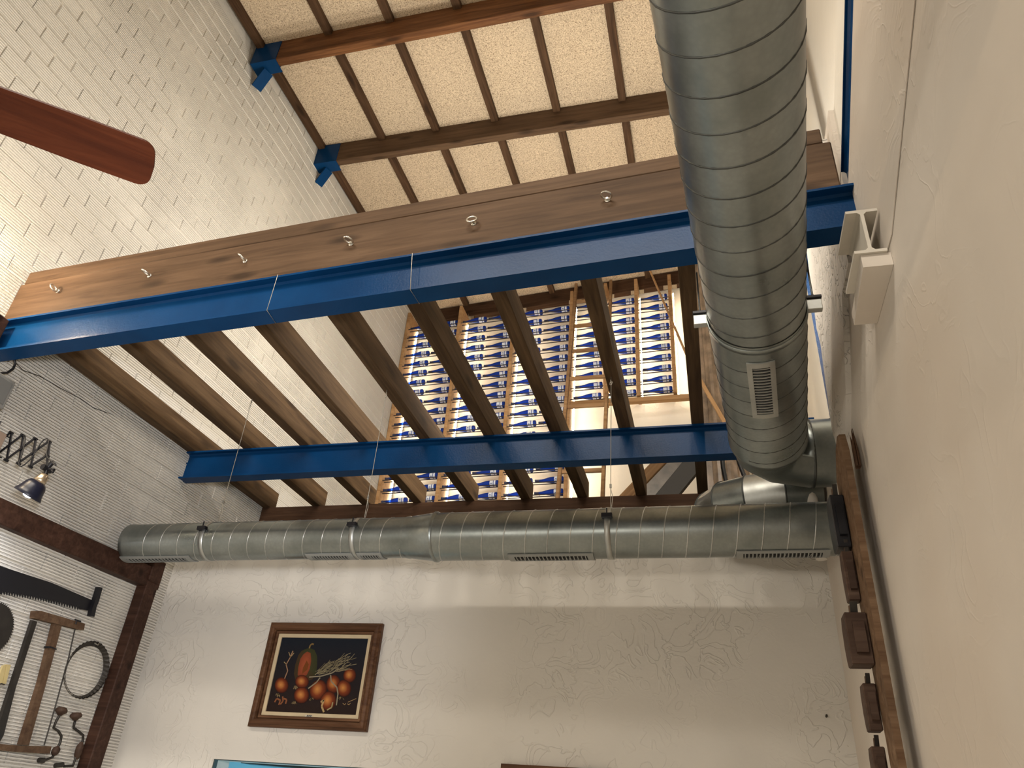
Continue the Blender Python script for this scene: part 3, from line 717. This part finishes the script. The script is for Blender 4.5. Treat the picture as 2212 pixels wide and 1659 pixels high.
# ================================================================== LEFT WALL: LAMP, FRAME, TOOLS
YL = 2.95
def Z7(x, y): return ony((x/7.54, 900+y/7.54), YL)
lmp = thing('wall_lamp', 'dark scissor-arm wall lamp with navy bell shade and lit bulb', 'lamp', Z7(-300, 420)); lv = lmp.matrix_world.inverted()
lv = Matrix.Translation(-lmp.location)
def bar(a, b, dy): 
    A, B = Z7(*a)+Vector((0,dy,0)), Z7(*b)+Vector((0,dy,0)); mb = MB().box((-0.006, -0.003, -0.007), ((B-A).length+0.006, 0.003, 0.007), 0.001, frame(A, B, (0.2,0,1) if abs((B-A).normalized().z) < 0.7 else (1,0,0)))
    mb.build('arm_bar', M_black, lmp, lv)
tops = [(-220,220),(-15,250),(180,265),(370,305),(575,360),(800,410)]; bots = [(-300,620),(-100,665),(100,710),(300,765),(495,815),(745,845)]
for i in range(6):
    bar(tops[i], bots[i], 0.004)
for i in range(4):
    bar(bots[i], tops[i+2], -0.004) if i+2 < 6 else None
bar(bots[4], (770,640), -0.004); bar((-300,420), tops[1], -0.004)
for q in tops+bots[:5]+[(770,640)]:
    c = Z7(*q); MB().tube([c+Vector((0,-0.012,0)), c+Vector((0,0.012,0))], 0.008, 8).build('pivot', M_black, lmp, lv)
MB().box((-3.885, YL-0.05, Z7(-300,420).z-0.10), (Z7(-300,420).x, YL+0.05, Z7(-300,420).z+0.10), 0.004).build('wall_plate', M_black, lmp, lv)
c = Z7(760, 850)
MB().tube([c+Vector((0,-0.03,0)), c+Vector((0,0.03,0))], 0.016, 10).tube([c, Z7(745,940)], 0.011, 8).tube([Z7(760,850), Z7(850,750)], 0.013, 8).tube([Z7(700,850), Z7(885,870)], 0.008, 6).tube([Z7(820,850), Z7(865,905)], 0.007, 6).build('clamp_knob', M_black, lmp, lv)
S0, S1 = Z7(742, 945), Z7(455, 1292); dS = (S1-S0).normalized(); dS = (dS+Vector((0,-0.05,0))).normalized(); HS = (S1-S0).length
sp = [(0.026,0.035),(0.044,0.045),(0.060,0.066),(0.072,0.10),(0.080,0.14),(0.084,HS-0.014),(0.092,HS-0.004),(0.089,HS),(0.080,HS-0.014),(0.076,0.14),(0.066,0.098),(0.045,0.058)]
k = HS/0.19
sp = [(0.030,0.046),(0.043,0.052),(0.055,0.070),(0.063,0.100),(0.068,HS-0.02),(0.077,HS-0.004),(0.075,HS),(0.066,HS-0.016),(0.060,0.100),(0.050,0.075)]
mb = MB(); mb.lathe(sp, zframe(S0, dS), 28); mb.build('shade', M_navy, lmp, lv)
mb = MB(); mb.lathe([(0.012,-0.004),(0.022,0.004),(0.030,0.03),(0.034,0.052),(0.0,0.052)], zframe(S0, dS), 20, True); mb.build('lamp_socket', M_brass, lmp, lv)
mb = MB(); mb.lathe([(0.0,0.06),(0.014,0.07),(0.020,0.10),(0.030,HS-0.03),(0.030,HS-0.008),(0.018,HS+0.006),(0.0,HS+0.010)], zframe(S0, dS), 16); mb.build('bulb', M_bulb, lmp, lv)
cpts = [Z7(*q)+Vector((0,-0.01,0)) for q in [(395,325),(435,330),(430,420),(400,560),(370,670),(330,760),(335,815),(370,825),(430,790),(520,705),(620,560),(680,450),(740,385),(790,370),(815,410),(780,600),(790,670),(850,740),(890,735),(930,790),(935,815),(900,790),(860,745)]]
MB().tube(cpts, 0.0035, 6).build('cable', M_cable, lmp, lv)
lamp('SPOT', S0+dS*(HS-0.02)+dS*0.035, 14, (0.86,0.90,1.0), 0.03, aim=S0+dS*2, spot=2.5, blend=0.8)
def WL(p, off=0.0):
    y = 3.3
    for _ in range(4): q = onx(p, xw(y)+off); y = q.y
    return q
def z6(x, y): return (x/3.6146, 1200+y/3.6146)
def wallpoly(name, pts, off, th, m, parent=None, iv=None):
    """outline given in wall plane, thickness th out from the wall face at stand-off off"""
    q = [WL(p, off) for p in pts]; n = len(q)
    v = list(q)+[p+Vector((th, 0, 0)) for p in q]
    f = [list(range(n)), list(range(n, 2*n))[::-1]]+[(i, n+i, n+(i+1)%n, (i+1)%n) for i in range(n)]
    mb = MB().add(v, f)
    bmx = bmesh.new(); me = mb.mesh(name, m, iv); bmx.from_mesh(me); bmesh.ops.recalc_face_normals(bmx, faces=bmx.faces[:]); bmx.to_mesh(me); bmx.free()
    return link(name, me, parent)
fr = thing('display_frame', 'dark stained beam frame round the old tools on the brick wall', 'frame', (-3.83, 4.35, 3.0)); fv = Matrix.Translation((3.83, -4.35, -3.0))
A, B = WL((-140,1062), 0.045), WL((322,1246), 0.045)
def rail(name, A, B, w, t, m, parent, iv):
    L = (B-A).length; MB().box((0, -t/2, -w/2), (L, t/2, w/2), 0.006, frame(A, B, (0,0,1) if abs((B-A).normalized().z) < 0.8 else (0,1,0))).build(name, m, parent, iv)
rail('top_rail', Vector((-3.885, 2.6, 2.955)), Vector((-3.79, 4.30, 2.96)), 0.135, 0.08, M_frame, fr, fv)
rail('side_rail', Vector((-3.79, 4.345, 3.02)), Vector((-3.79, 4.355, 0.9)), 0.115, 0.085, M_frame, fr, fv)
MB().box((-3.83, 4.28, 2.93), (-3.735, 4.40, 3.085), 0.006).build('corner_block', M_frame, fr, fv)
MB().box((-3.83, 4.40, 2.905), (-3.765, 4.435, 3.03), 0.004).build('tenon', M_frame, fr, fv)
# two-man saw
sw = thing('crosscut_saw', 'black two-man crosscut saw blade with upright end handle on the brick wall', 'saw', WL((100,1285),0.03)); sv = Matrix.Translation(-sw.location)
up_ = [z6(-260,-10), z6(0,83), z6(400,213), z6(715,348), z6(690,430)]
lowa, lowb = z6(615,418), z6(0,283); low = [lowa]
n = 30
for i in range(n):
    for t, dyy in ((i/n, 0), ((i+0.5)/n, 24)):
        x = 615+(0-615)*t; y = 405+(280-405)*t - 12*math.sin(PI*t)
        low.append(z6(x, y+dyy*1.0 - (10 if dyy == 0 else 0)))
low += [z6(-260, 205)]
wallpoly('blade', up_+low, 0.022, 0.004, M_black, sw, sv)
wallpoly('handle', [z6(745,246), z6(772,250), z6(745,350), z6(738,370), z6(725,400), z6(708,478), z6(678,472), z6(690,420), z6(715,345)], 0.020, 0.030, M_black, sw, sv)
# circular saw blade
cb = thing('circular_saw_blade', 'round toothed saw blade cut off by the left edge', 'saw blade', WL(z6(-30,570),0.02)); cv = Matrix.Translation(-cb.location)
cw = WL(z6(-75,572),0.02); ed = WL(z6(118,565),0.02); Rr = abs(ed.y-cw.y)
mb = MB(); pts = []
for i in range(64):
    a = 2*PI*i/64; pts.append((cw.y+Rr*math.cos(a), cw.z+Rr*math.sin(a))); a += 2*PI/64*0.85; pts.append((cw.y+Rr*0.93*math.cos(a), cw.z+Rr*0.93*math.sin(a)))
mb.prism(pts, cw.x, cw.x+0.004, axis=0); mb.build('disc', M_iron, cb, cv)
mb = MB(); mb.lathe([(0.0,0.0),(0.03,0.0),(0.03,0.007),(0.0,0.007)], zframe((cw.x+0.003, cw.y, cw.z), (1,0,0)), 16); mb.build('hub', M_black, cb, cv)
# bow saw
bs = thing('frame_saw', 'old wooden frame saw with three uprights hanging on the brick wall', 'saw', WL(z6(300,1000),0.03)); bv2 = Matrix.Translation(-bs.location)
wallpoly('crossbar', [z6(238,433), z6(285,432), z6(628,532), z6(620,580), z6(590,580), z6(400,532), z6(230,490)], 0.015, 0.035, M_tool, bs, bv2)
wallpoly('crossbar', [z6(-30,1470), z6(150,1484), z6(365,1488), z6(352,1545), z6(150,1536), z6(-30,1520)], 0.015, 0.035, M_tool, bs, bv2)
wallpoly('upright', [z6(232,505), z6(268,515), z6(100,1030), z6(5,1400), z6(-40,1480), z6(-40,1340)], 0.018, 0.022, M_iron, bs, bv2)
wallpoly('upright', [z6(398,532), z6(455,540), z6(330,1000), z6(195,1480), z6(130,1476), z6(280,1000)], 0.018, 0.028, M_tool, bs, bv2)
MB().tube([WL(z6(585,575),0.03), WL(z6(535,800),0.03), WL(z6(440,1150),0.03), WL(z6(345,1480),0.03)], 0.004, 6).build('blade', M_iron, bs, bv2)
MB().tube([WL(z6(590,535),0.05), WL(z6(600,500),0.05)], 0.005, 6).tube([WL(z6(585,500),0.05), WL(z6(630,515),0.05)], 0.005, 6).build('wing_nut', M_black, bs, bv2)
MB().tube([WL(z6(345,712),0.05), WL(z6(390,712),0.052), WL(z6(440,732),0.05)], 0.004, 6).tube([WL(z6(348,720),0.05), WL(z6(400,716),0.052)], 0.004, 6).build('binding', M_black, bs, bv2)
# coiled band-saw blade
cl = thing('band_saw_blade', 'coiled toothed band-saw blade hung beside the side rail', 'saw blade', WL(z6(675,890),0.03)); clv = Matrix.Translation(-cl.location)
cen = WL(z6(672,893),0.03); e1, e2 = WL(z6(765,690),0.03)-cen, WL(z6(840,930),0.03)-cen
e1 = Vector((0, 0.0, 1))*0.158; e2 = Vector((0,1,0))*0.165
for kx, (ra, tw, w0) in enumerate(((1.0, 0.0, 0.013), (0.965, 0.5, 0.011))):
    v = []; f = []; n = 72
    for i in range(n):
        a = 2*PI*i/n; w = w0*(1.0+0.35*math.sin(a+tw)); th = 0.9*math.sin(a*0.5+tw)+0.35
        c = cen + (e1*math.cos(a)+e2*math.sin(a))*ra + Vector((0.004*kx,0,0)); rad = (c-cen).normalized()
        dv = (rad*math.cos(th)+Vector((1,0,0))*math.sin(th))*w
        tth = rad*(0.005 if i % 2 else 0.0)
        v += [c-dv, c+dv+tth]
    f = [(2*i, 2*((i+1)%n), 2*((i+1)%n)+1, 2*i+1) for i in range(n)]
    o = MB().add(v, f).build('loop', M_iron, cl, clv); sd = o.modifiers.new('thick', 'SOLIDIFY'); sd.thickness = 0.0015
MB().tube([WL(z6(740,685),0.06), WL(z6(765,700),0.062), WL(z6(770,690),0.05)], 0.003, 6).build('tie', M_wire, cl, clv)
# hand braces
def brace(label, head, neck, path, grip, chuck, headw):
    t = thing('hand_brace', label, 'hand drill', WL(z6(*path[len(path)//2]),0.03)); tv = Matrix.Translation(-t.location)
    P = lambda q: WL(z6(*q), 0.035)
    h0, h1 = P(head[0]), P(head[1]); ax_ = (P(neck)-(h0+h1)/2).normalized(); mid = (h0+h1)/2; R = headw
    mb = MB(); mb.lathe([(0.0,-0.020),(R*0.7,-0.018),(R,-0.006),(R,0.006),(R*0.6,0.016),(0.011,0.026)], zframe(mid, ax_), 18); mb.build('head', M_plane, t, tv)
    mb = MB(); mb.tube([mid+ax_*0.015]+[P(q) for q in path], 0.0075, 8); mb.build('crank', M_iron, t, tv)
    g0, g1 = P(grip[0]), P(grip[1]); gl = (g1-g0).length
    mb = MB(); mb.lathe([(0.008,0.0),(grip[2],gl*0.25),(grip[2]*1.05,gl*0.5),(grip[2]*0.95,gl*0.78),(0.009,gl)], zframe(g0, g1-g0), 14); mb.build('grip', M_plane, t, tv)
    c0, c1 = P(chuck[0]), P(chuck[1]); mb = MB(); mb.tube([c0, c1], 0.014, 8); mb.build('chuck', M_iron, t, tv)
    return t
brace('left hand brace with turned wooden knob beside the frame saw', ((432,1200),(525,1225)), (465,1245), [(470,1240),(440,1290),(418,1345),(455,1370),(480,1410),(470,1460),(440,1520),(410,1575),(345,1600)], ((455,1490),(415,1560),0.021), ((345,1600),(302,1598)), 0.034)
brace('right hand brace with flat wooden knob beside the side rail', ((542,1245),(643,1258)), (585,1290), [(592,1270),(578,1320),(575,1345),(615,1375),(650,1405),(645,1450),(615,1530),(590,1580),(570,1640),(500,1645)], ((638,1455),(595,1590),0.021), ((490,1632),(430,1640)), 0.034)
t = thing('folding_rule', 'short pale yellow wooden rule tied with wire at the left edge', 'rule', WL(z6(20,900),0.02)); tv = Matrix.Translation(-t.location)
M_yel = plain('pale_yellow_wood', (0.52,0.42,0.20), 0.6, 0, 0.1)
wallpoly('leaf', [z6(10,860), z6(36,850), z6(5,1000), z6(-40,1000)], 0.010, 0.012, M_yel, t, tv)
wallpoly('leaf', [z6(40,850), z6(68,852), z6(30,1000), z6(10,1000)], 0.010, 0.016, M_yel, t, tv)
MB().tube([WL(z6(-20,1010),0.02), WL(z6(10,1000),0.03), WL(z6(35,1006),0.03)], 0.003, 5).build('tie', M_black, t, tv)
# grey box and cable, brown box high on the brick wall at the left edge
def boxthing(name, label, cat, p, off, dims, m, rz=0.0):
    c = onx(p, xw(2.6)+off); o = MB().box((-dims[0]/2,-dims[1]/2,-dims[2]/2), (dims[0]/2,dims[1]/2,dims[2]/2), 0.006).build(name, m); o.matrix_world = Matrix.Translation(c) @ Matrix.Rotation(rz, 4, 'Z'); return tag(o, label, cat)
q = onx((14,848), -3.80)
t = thing('wall_speaker', 'grey box speaker on the brick wall below the nearer beam, at left edge', 'speaker', q); tv = Matrix.Translation(-q)
ya, yb = onx((-60,830),-3.76).y, onx((26,850),-3.76).y; za, zb2 = onx((2,880),-3.76).z, onx((30,822),-3.76).z
MB().box((xw(2.6)-0.01, ya, za), (-3.765, yb, zb2), 0.006).build('case', plain('speaker_grey', (0.20,0.20,0.19), 0.55), t, tv)
MB().box((-3.765, ya+0.02, za+0.02), (-3.760, yb-0.02, zb2-0.02), 0.002).build('front_cloth', plain('speaker_cloth', (0.13,0.13,0.125), 0.8), t, tv)
o = MB().tube([onx(p, -3.80) for p in [(2,806),(16,805),(28,797),(33,786),(31,776)]], 0.007, 7).build('cable', M_cable); tag(o, 'black cable looping from the beam to the grey speaker', 'cable')
t0 = onx((-30,940), -3.80); t1 = onx((13,946), -3.80); t2 = onx((3,972), -3.80)
o = MB().box((xw(2.8)-0.005, t0.y, t2.z-0.03), (-3.80, t1.y, t1.z+0.02), 0.004).build('junction_box', plain('tan_box', (0.30,0.22,0.17), 0.6)); tag(o, 'tan box on the brick wall behind the scissor lamp', 'box')
# ================================================================== BACK WALL PICTURES
PX0, PX1, PZ0, PZ1 = -2.897, -2.083, 2.077, 2.722; PY0 = 4.598
pc = thing('framed_painting', 'framed still life of onions and a cut gourd on the back wall', 'painting', (PX0, PY0, PZ0)); pv = Matrix.Translation((-PX0, -PY0, -PZ0))
def framering(mb, x0, x1, z0, z1, prof):
    """mitred picture moulding; prof: list of (inset, depth toward the room)"""
    k = len(prof); v = []
    for cx_, cz_, sx_, sz_ in ((x0,z0,1,1),(x1,z0,-1,1),(x1,z1,-1,-1),(x0,z1,1,-1)):
        for ins, dp in prof: v.append((cx_+sx_*ins, PY0-dp, cz_+sz_*ins))
    f = [(c*k+i, c*k+i+1, ((c+1)%4)*k+i+1, ((c+1)%4)*k+i) for c in range(4) for i in range(k-1)]
    mb.add(v, f)
mb = MB(); framering(mb, PX0, PX1, PZ0, PZ1, [(0,0),(0,0.030),(0.005,0.036),(0.010,0.036),(0.018,0.046),(0.032,0.050),(0.043,0.046),(0.049,0.034),(0.051,0.012)]); mb.build('outer_frame', M_picframe, pc, pv)
mb = MB(); framering(mb, PX0+0.049, PX1-0.049, PZ0+0.049, PZ1-0.049, [(0,0.002),(0,0.014),(0.006,0.026),(0.018,0.026),(0.022,0.018)]); mb.build('inner_frame', M_picframe, pc, pv)
mb = MB(); framering(mb, PX0+0.068, PX1-0.068, PZ0+0.068, PZ1-0.068, [(0,0.004),(0,0.016),(0.024,0.014),(0.026,0.007)]); mb.build('linen_liner', plain('linen_liner', (0.52,0.42,0.27), 0.7, 0, 0.08), pc, pv)
cx0_, cx1_, cz0_, cz1_ = PX0+0.092, PX1-0.092, PZ0+0.092, PZ1-0.092
def vcol():
    m, nt, b = newmat('oil_paint'); b.inputs['Roughness'].default_value = 0.5; b.inputs['Specular IOR Level'].default_value = 0.08
    a = nd(nt, 'ShaderNodeVertexColor'); a.layer_name = 'Col'
    n = noise(nt, coords(nt, 'World', (1,1,1)), 120.0, 3)
    nt.links.new(mixc(nt, math2(nt, 'MULTIPLY', n, 0.2), a.outputs['Color'], (0.01,0.008,0.008)), b.inputs['Base Color'])
    bump(nt, b, n, 0.4, 0.002); return m
M_paint = vcol()
class PM:
    def __init__(s): s.v = []; s.f = []; s.c = []
    def poly(s, pts, cols, y, fan=None, fcol=None):
        n = len(s.v)
        for (x, z), c in zip(pts, cols): s.v.append((x, y, z)); s.c.append(c)
        k = len(pts)
        if fan: s.v.append((fan[0], y, fan[1])); s.c.append(fcol); s.f += [(n+i, n+(i+1)%k, n+k) for i in range(k)]
        else: s.f.append(list(range(n, n+k)))
    def build(s, name, parent, iv):
        me = mesh(name, [iv @ Vector(p) for p in s.v], s.f, M_paint); a = me.color_attributes.new('Col', 'FLOAT_COLOR', 'POINT')
        for i, c in enumerate(s.c): a.data[i].color = (*c, 1)
        return link(name, me, parent)
YP = PY0-0.008
g = PM(); dk = (0.010,0.014,0.022); br_ = (0.022,0.012,0.010)
g.poly([(cx0_,cz0_),(cx1_,cz0_),(cx1_,cz1_),(cx0_,cz1_)], [br_, br_, dk, dk], YP); g.build('canvas', pc, pv)
def C(x, y):                                                      # zoomed view of the painting -> canvas point
    q = ony((440+x/4.424, 1300+y/4.424), YP); return (q.x, q.z)
lay = [YP-0.0006]
def onion(cx_, cy_, rx, ry, rot, hot, mid, rim):
    lay[0] -= 0.0002; g = PM(); n = 20; a0 = []; a1 = []; y = lay[0]
    o = C(cx_, cy_)
    for s_, lst in ((1.0, a0), (0.62, a1)):
        for i in range(n):
            a = 2*PI*i/n; px_, py_ = rx*s_*math.cos(a), ry*s_*math.sin(a)*(1.0 if math.sin(a) > 0 else 1.08)
            lst.append(C(cx_+px_*math.cos(rot)-py_*math.sin(rot)-(1-s_)*rx*0.25, cy_+px_*math.sin(rot)+py_*math.cos(rot)-(1-s_)*ry*0.2))
    b0 = len(g.v)
    for p in a0: g.v.append((p[0], y, p[1])); g.c.append(rim)
    for p in a1: g.v.append((p[0], y, p[1])); g.c.append(mid)
    h = C(cx_-rx*0.12, cy_-ry*0.1); g.v.append((h[0], y, h[1])); g.c.append(hot)
    for i in range(n):
        g.f.append((i, (i+1)%n, n+(i+1)%n, n+i)); g.f.append((n+i, n+(i+1)%n, 2*n))
    g.build('painted_onion', pc, pv)
def stroke(g, pts, w, c, y):
    q = [Vector((*C(*p), 0)) for p in pts]
    for a, b in zip(q[:-1], q[1:]):
        d = (b-a).normalized(); nrm = Vector((-d.y, d.x, 0))*w/2
        g.poly([(a-nrm)[:2], (b-nrm)[:2], (b+nrm)[:2], (a+nrm)[:2]], [c]*4, y)
RIM, MID, HOT = (0.040,0.008,0.005), (0.19,0.040,0.013), (0.58,0.24,0.065)
# gourd
g = PM(); y = YP-0.0005
gp = [(965,455),(1010,440),(1060,460),(1085,520),(1085,600),(1075,680),(1040,740),(960,770),(880,760),(862,690),(875,600),(905,510),(935,470)]
g.poly([C(*p) for p in gp], [(0.035,0.040,0.016) if i < 6 else (0.05,0.03,0.014) for i in range(len(gp))], y, C(980,620), (0.06,0.05,0.02))
fl_ = [(955,500),(990,475),(1022,490),(1028,560),(1015,640),(985,700),(930,720),(898,700),(905,620),(925,545)]
g.poly([C(*p) for p in fl_], [(0.22,0.050,0.022)]*len(fl_), y-0.0002, C(975,590), (0.34,0.085,0.036))
g.poly([C(*p) for p in [(985,560),(1005,600),(990,650),(940,690),(950,630)]], [(0.16,0.05,0.012)]*5, y-0.0003)
stroke(g, [(1010,445),(1018,418),(1035,402),(1052,408)], 0.010, (0.22,0.14,0.05), y-0.0004)
g.build('painted_gourd', pc, pv)
for a in [(940,765,65,62,-0.2),(1240,790,68,85,0.1),(1395,705,60,68,0.2),(1095,845,80,95,0.35),(1340,830,70,78,0),(745,800,66,72,0),(935,895,72,76,0.2),(1190,950,75,90,0.25)]:
    onion(*a, HOT, MID, RIM)
g = PM(); y = YP-0.0030; random.seed(3)
stroke(g, [(775,735),(805,660),(790,600),(830,530),(855,470)], 0.007, (0.34,0.20,0.12), y)
for e in ((770,575),(865,490),(815,480)): stroke(g, [(795,600) if e[0] < 800 else (832,530), e], 0.005, (0.36,0.26,0.13), y)
for p in [[(1010,720),(1120,712),(1230,680),(1290,640)],[(1000,830),(1080,770),(1115,725)],[(1215,700),(1220,760),(1275,820),(1285,880),(1270,990)]]: stroke(g, p, 0.008, (0.26,0.22,0.15), y)
for i in range(90):
    t = random.random(); bx_, by_ = 1060+330*t, 690-110*t+random.uniform(-60,50)*(0.4+t); L = random.uniform(40,110); an = -0.45+random.uniform(-0.5,0.4)
    k = random.uniform(0.5,1.2); stroke(g, [(bx_,by_),(bx_+L*math.cos(an)*0.5, by_+L*math.sin(an)*0.5+random.uniform(-8,8)),(bx_+L*math.cos(an), by_+L*math.sin(an))], 0.0032, (0.24*k,0.20*k,0.12*k), y-0.0001*(i % 5))
for ox, oy in ((705,885),(870,960),(1040,925),(1315,915),(875,810)):
    for i in range(9): stroke(g, [(ox+random.uniform(-8,8),oy-8),(ox+random.uniform(-30,30),oy+random.uniform(8,28))], 0.003, (0.34,0.25,0.13), y)
stroke(g, [(1120,960),(1150,940),(1130,1000),(1150,1055)], 0.012, (0.40,0.28,0.13), y); stroke(g, [(1235,960),(1225,1010),(1180,1035)], 0.008, (0.32,0.28,0.14), y)
for p in [[(1330,970),(1350,985),(1360,970)],[(1375,975),(1390,985),(1405,968)],[(1380,960),(1460,925)]]: stroke(g, p, 0.003, (0.40,0.26,0.12), y)
for p in [[(680,960),(700,925),(735,940),(720,985)],[(735,980),(760,950),(757,905)],[(765,925),(795,935),(785,975)]]: stroke(g, p, 0.010, (0.24,0.09,0.04), y)
g.build('painted_stems', pc, pv)
q0, q1 = ony((660,1546),PY0-0.016), ony((674,1550),PY0-0.016)
lp_ = MB().box((q0.x-0.002, PY0-0.018, q1.z-0.002), (q1.x, PY0-0.0155, q0.z+0.004)).build('name_plate', plain('plate_pale', (0.50,0.47,0.40), 0.5), pc, pv)
mb = MB()
for i in range(3):
    for j in range(2): mb.box((q0.x+0.010+i*0.012, PY0-0.0190, q1.z+0.002+j*0.007), (q0.x+0.019+i*0.012, PY0-0.018, q1.z+0.006+j*0.007))
mb.build('plate_lines', M_black, lp_, pv)
p2 = thing('picture_frame', 'top of a dark picture frame at the bottom edge, right of the painting', 'picture frame', (-1.225, PY0, 1.50)); pv2 = Matrix.Translation((1.225, -PY0, -1.50))
mb = MB(); framering(mb, -1.225, -0.60, 1.40, 1.947, [(0,0),(0,0.022),(0.006,0.028),(0.04,0.028),(0.046,0.010)]); mb.build('frame', M_picframe, p2, pv2)
MB().box((-1.20, PY0-0.010, 1.42), (-0.63, PY0-0.006, 1.92)).build('print', plain('print_paper', (0.45,0.42,0.36), 0.7), p2, pv2)
o = MB().tube([ony((1785,1548),4.598)+Vector((0,0,0)), ony((1785,1548),4.598)+Vector((0,-0.02,0.004))], 0.006, 7).build('nail', M_iron); tag(o, 'small nail in the back wall near its right corner', 'nail')
# ================================================================== TOOL BOARD ON THE RIGHT WALL
BXX = 0.600
bd = thing('tool_board', 'upright weathered board standing off the right wall, wooden planes hung on it', 'board', (BXX, 3.28, 0.0)); bdv = Matrix.Translation((-BXX, -3.28, 0))
bp = [(3.165,0.0),(3.165,2.0),(3.128,3.12),(3.16,3.215),(3.215,3.232),(3.30,3.20),(3.40,3.10),(3.375,2.6),(3.315,2.0),(3.315,0.0)]
o = MB().prism([(p[1], p[0]) for p in bp], 0.0, 0.026, axis=0)
vv = [Vector((BXX+p.x, p.z, p.y)) for p in o.v]
bb = MB(); bb.v = vv; bb.f = [list(q)[::-1] for q in o.f]; bb.sm = o.sm
plank_me = bb.build('plank', M_board, bd, bdv)
MB().box((BXX+0.026, 3.22, 0.5), (0.6795, 3.26, 0.55)).box((BXX+0.026, 3.22, 1.2), (0.6795, 3.26, 1.25)).build('spacer', M_frame, bd, bdv)
sp_ = MB(); random.seed(5)
for i in range(8):
    y_ = 3.075+0.008*(i % 4); x_ = 0.635+0.010*(i//4); sp_.tube([(x_,y_,3.02),(x_,y_,3.10+random.uniform(0,0.02)),(x_+random.uniform(-0.006,0.006),y_+random.uniform(-0.004,0.004),3.15+random.uniform(0,0.05))], 0.006, 5, True, [0.006,0.0055,0.0012])
tag(sp_.build('splintered_stick', M_plate), 'dark splintered stick end between the tool board and right wall', 'stick')
def woodplane(pt, label, L, H, Wd, yo, rot, m):
    """old wooden plane hung on the board: block, wedge, iron, tote; local X out of the board (toward -x world), Z up"""
    c = onx(pt, BXX-Wd/2); t = thing('wooden_plane', label, 'plane', c)
    t.matrix_world = Matrix.Translation((BXX-0.0005, c.y+yo, c.z)) @ Matrix.Rotation(rot, 4, 'X')
    P = [(-H/2,-L/2),(H*0.30,-L/2),(H*0.42,-L*0.36),(H/2,-L*0.10),(H*0.46,L*0.30),(H*0.26,L/2),(-H/2,L/2)]
    mb = MB(); mb.prism(P, -Wd, -0.001, axis=0); o = mb.build('body', m, t)
    bv_ = o.modifiers.new('bev', 'BEVEL'); bv_.width = 0.004; bv_.segments = 1
    MB().prism([(-H*0.5,-L*0.30),(-H*0.5-0.012,-L*0.28),(-H*0.5-0.012,L*0.30),(-H*0.5,L*0.32)], -Wd*0.72, -Wd*0.2, axis=0).build('sole', m, t)
    MB().box((-Wd*0.68, H*0.1, L*0.30), (-Wd*0.30, H*0.26, L*0.68), 0.003, Matrix.Rotation(0.35, 4, 'X')).build('wedge', M_tool, t)
    MB().box((-Wd*0.66, H*0.02, L*0.34), (-Wd*0.32, H*0.05, L*0.76), 0.001, Matrix.Rotation(0.35, 4, 'X')).build('iron', M_iron, t)
    return t
woodplane((1812,1135), 'black wooden plane topmost on the tool board, against the long duct end', 0.24, 0.13, 0.060, 0, 0.0, M_black)
woodplane((1836,1248), 'narrow dark wooden plane second from the top on the tool board', 0.21, 0.075, 0.048, 0, 0.0, M_plane)
woodplane((1852,1385), 'bulky brown wooden plane with stepped side, third on the tool board', 0.20, 0.12, 0.085, 0, 0.0, M_plane)
woodplane((1882,1530), 'brown wooden plane fourth on the tool board', 0.17, 0.085, 0.050, 0, 0.0, M_plane)
woodplane((1902,1672), 'wooden plane cut off by the bottom edge, lowest on the tool board', 0.18, 0.085, 0.050, 0, 0.0, M_plane)
# ================================================================== CEILING FAN
ZF = 3.09
tipc = onz((322,357), ZF); far = onz((0,238), ZF); bdir = (tipc-far).normalized(); HUB = tipc-bdir*0.69
fan = thing('ceiling_fan', 'ceiling fan with reddish wooden blades, one blade entering at the upper left', 'fan', HUB); nv = Matrix.Translation(-HUB)
ba = math.atan2(bdir.y, bdir.x)
bp = [(0.16,-0.052),(0.30,-0.066),(0.52,-0.071)]+[(0.664+0.036*math.sin(a*PI/12), -0.035-0.036*math.cos(a*PI/12)) for a in range(0,7)]
bp = bp+[(0.703, 0.0)]+[(x, -y) for x, y in bp[::-1]]
for i in range(4):
    fm = Matrix.Translation(HUB) @ Matrix.Rotation(ba+i*PI/2, 4, 'Z') @ Matrix.Rotation(math.radians(-15), 4, 'X')
    o = MB(); o.prism(bp, -0.0035, 0.0035, axis=2); b = o.build('blade', M_fan, fan, None, nv @ fm)
    MB().box((0.09,-0.022,0.004), (0.24,0.022,0.009), 0.001).build('blade_iron', M_brass, fan, None, nv @ fm)
mb = MB(); mb.lathe([(0.0,-0.06),(0.05,-0.058),(0.09,-0.03),(0.11,0.0),(0.11,0.07),(0.08,0.11),(0.03,0.13),(0.0,0.13)], Matrix.Translation(HUB), 28); mb.build('motor_housing', M_brass, fan, nv)
MB().tube([HUB+Vector((0,0,0.12)), Vector((HUB.x,HUB.y,roofz(HUB.y)+0.001))], 0.012, 10).build('down_rod', M_brass, fan, nv)
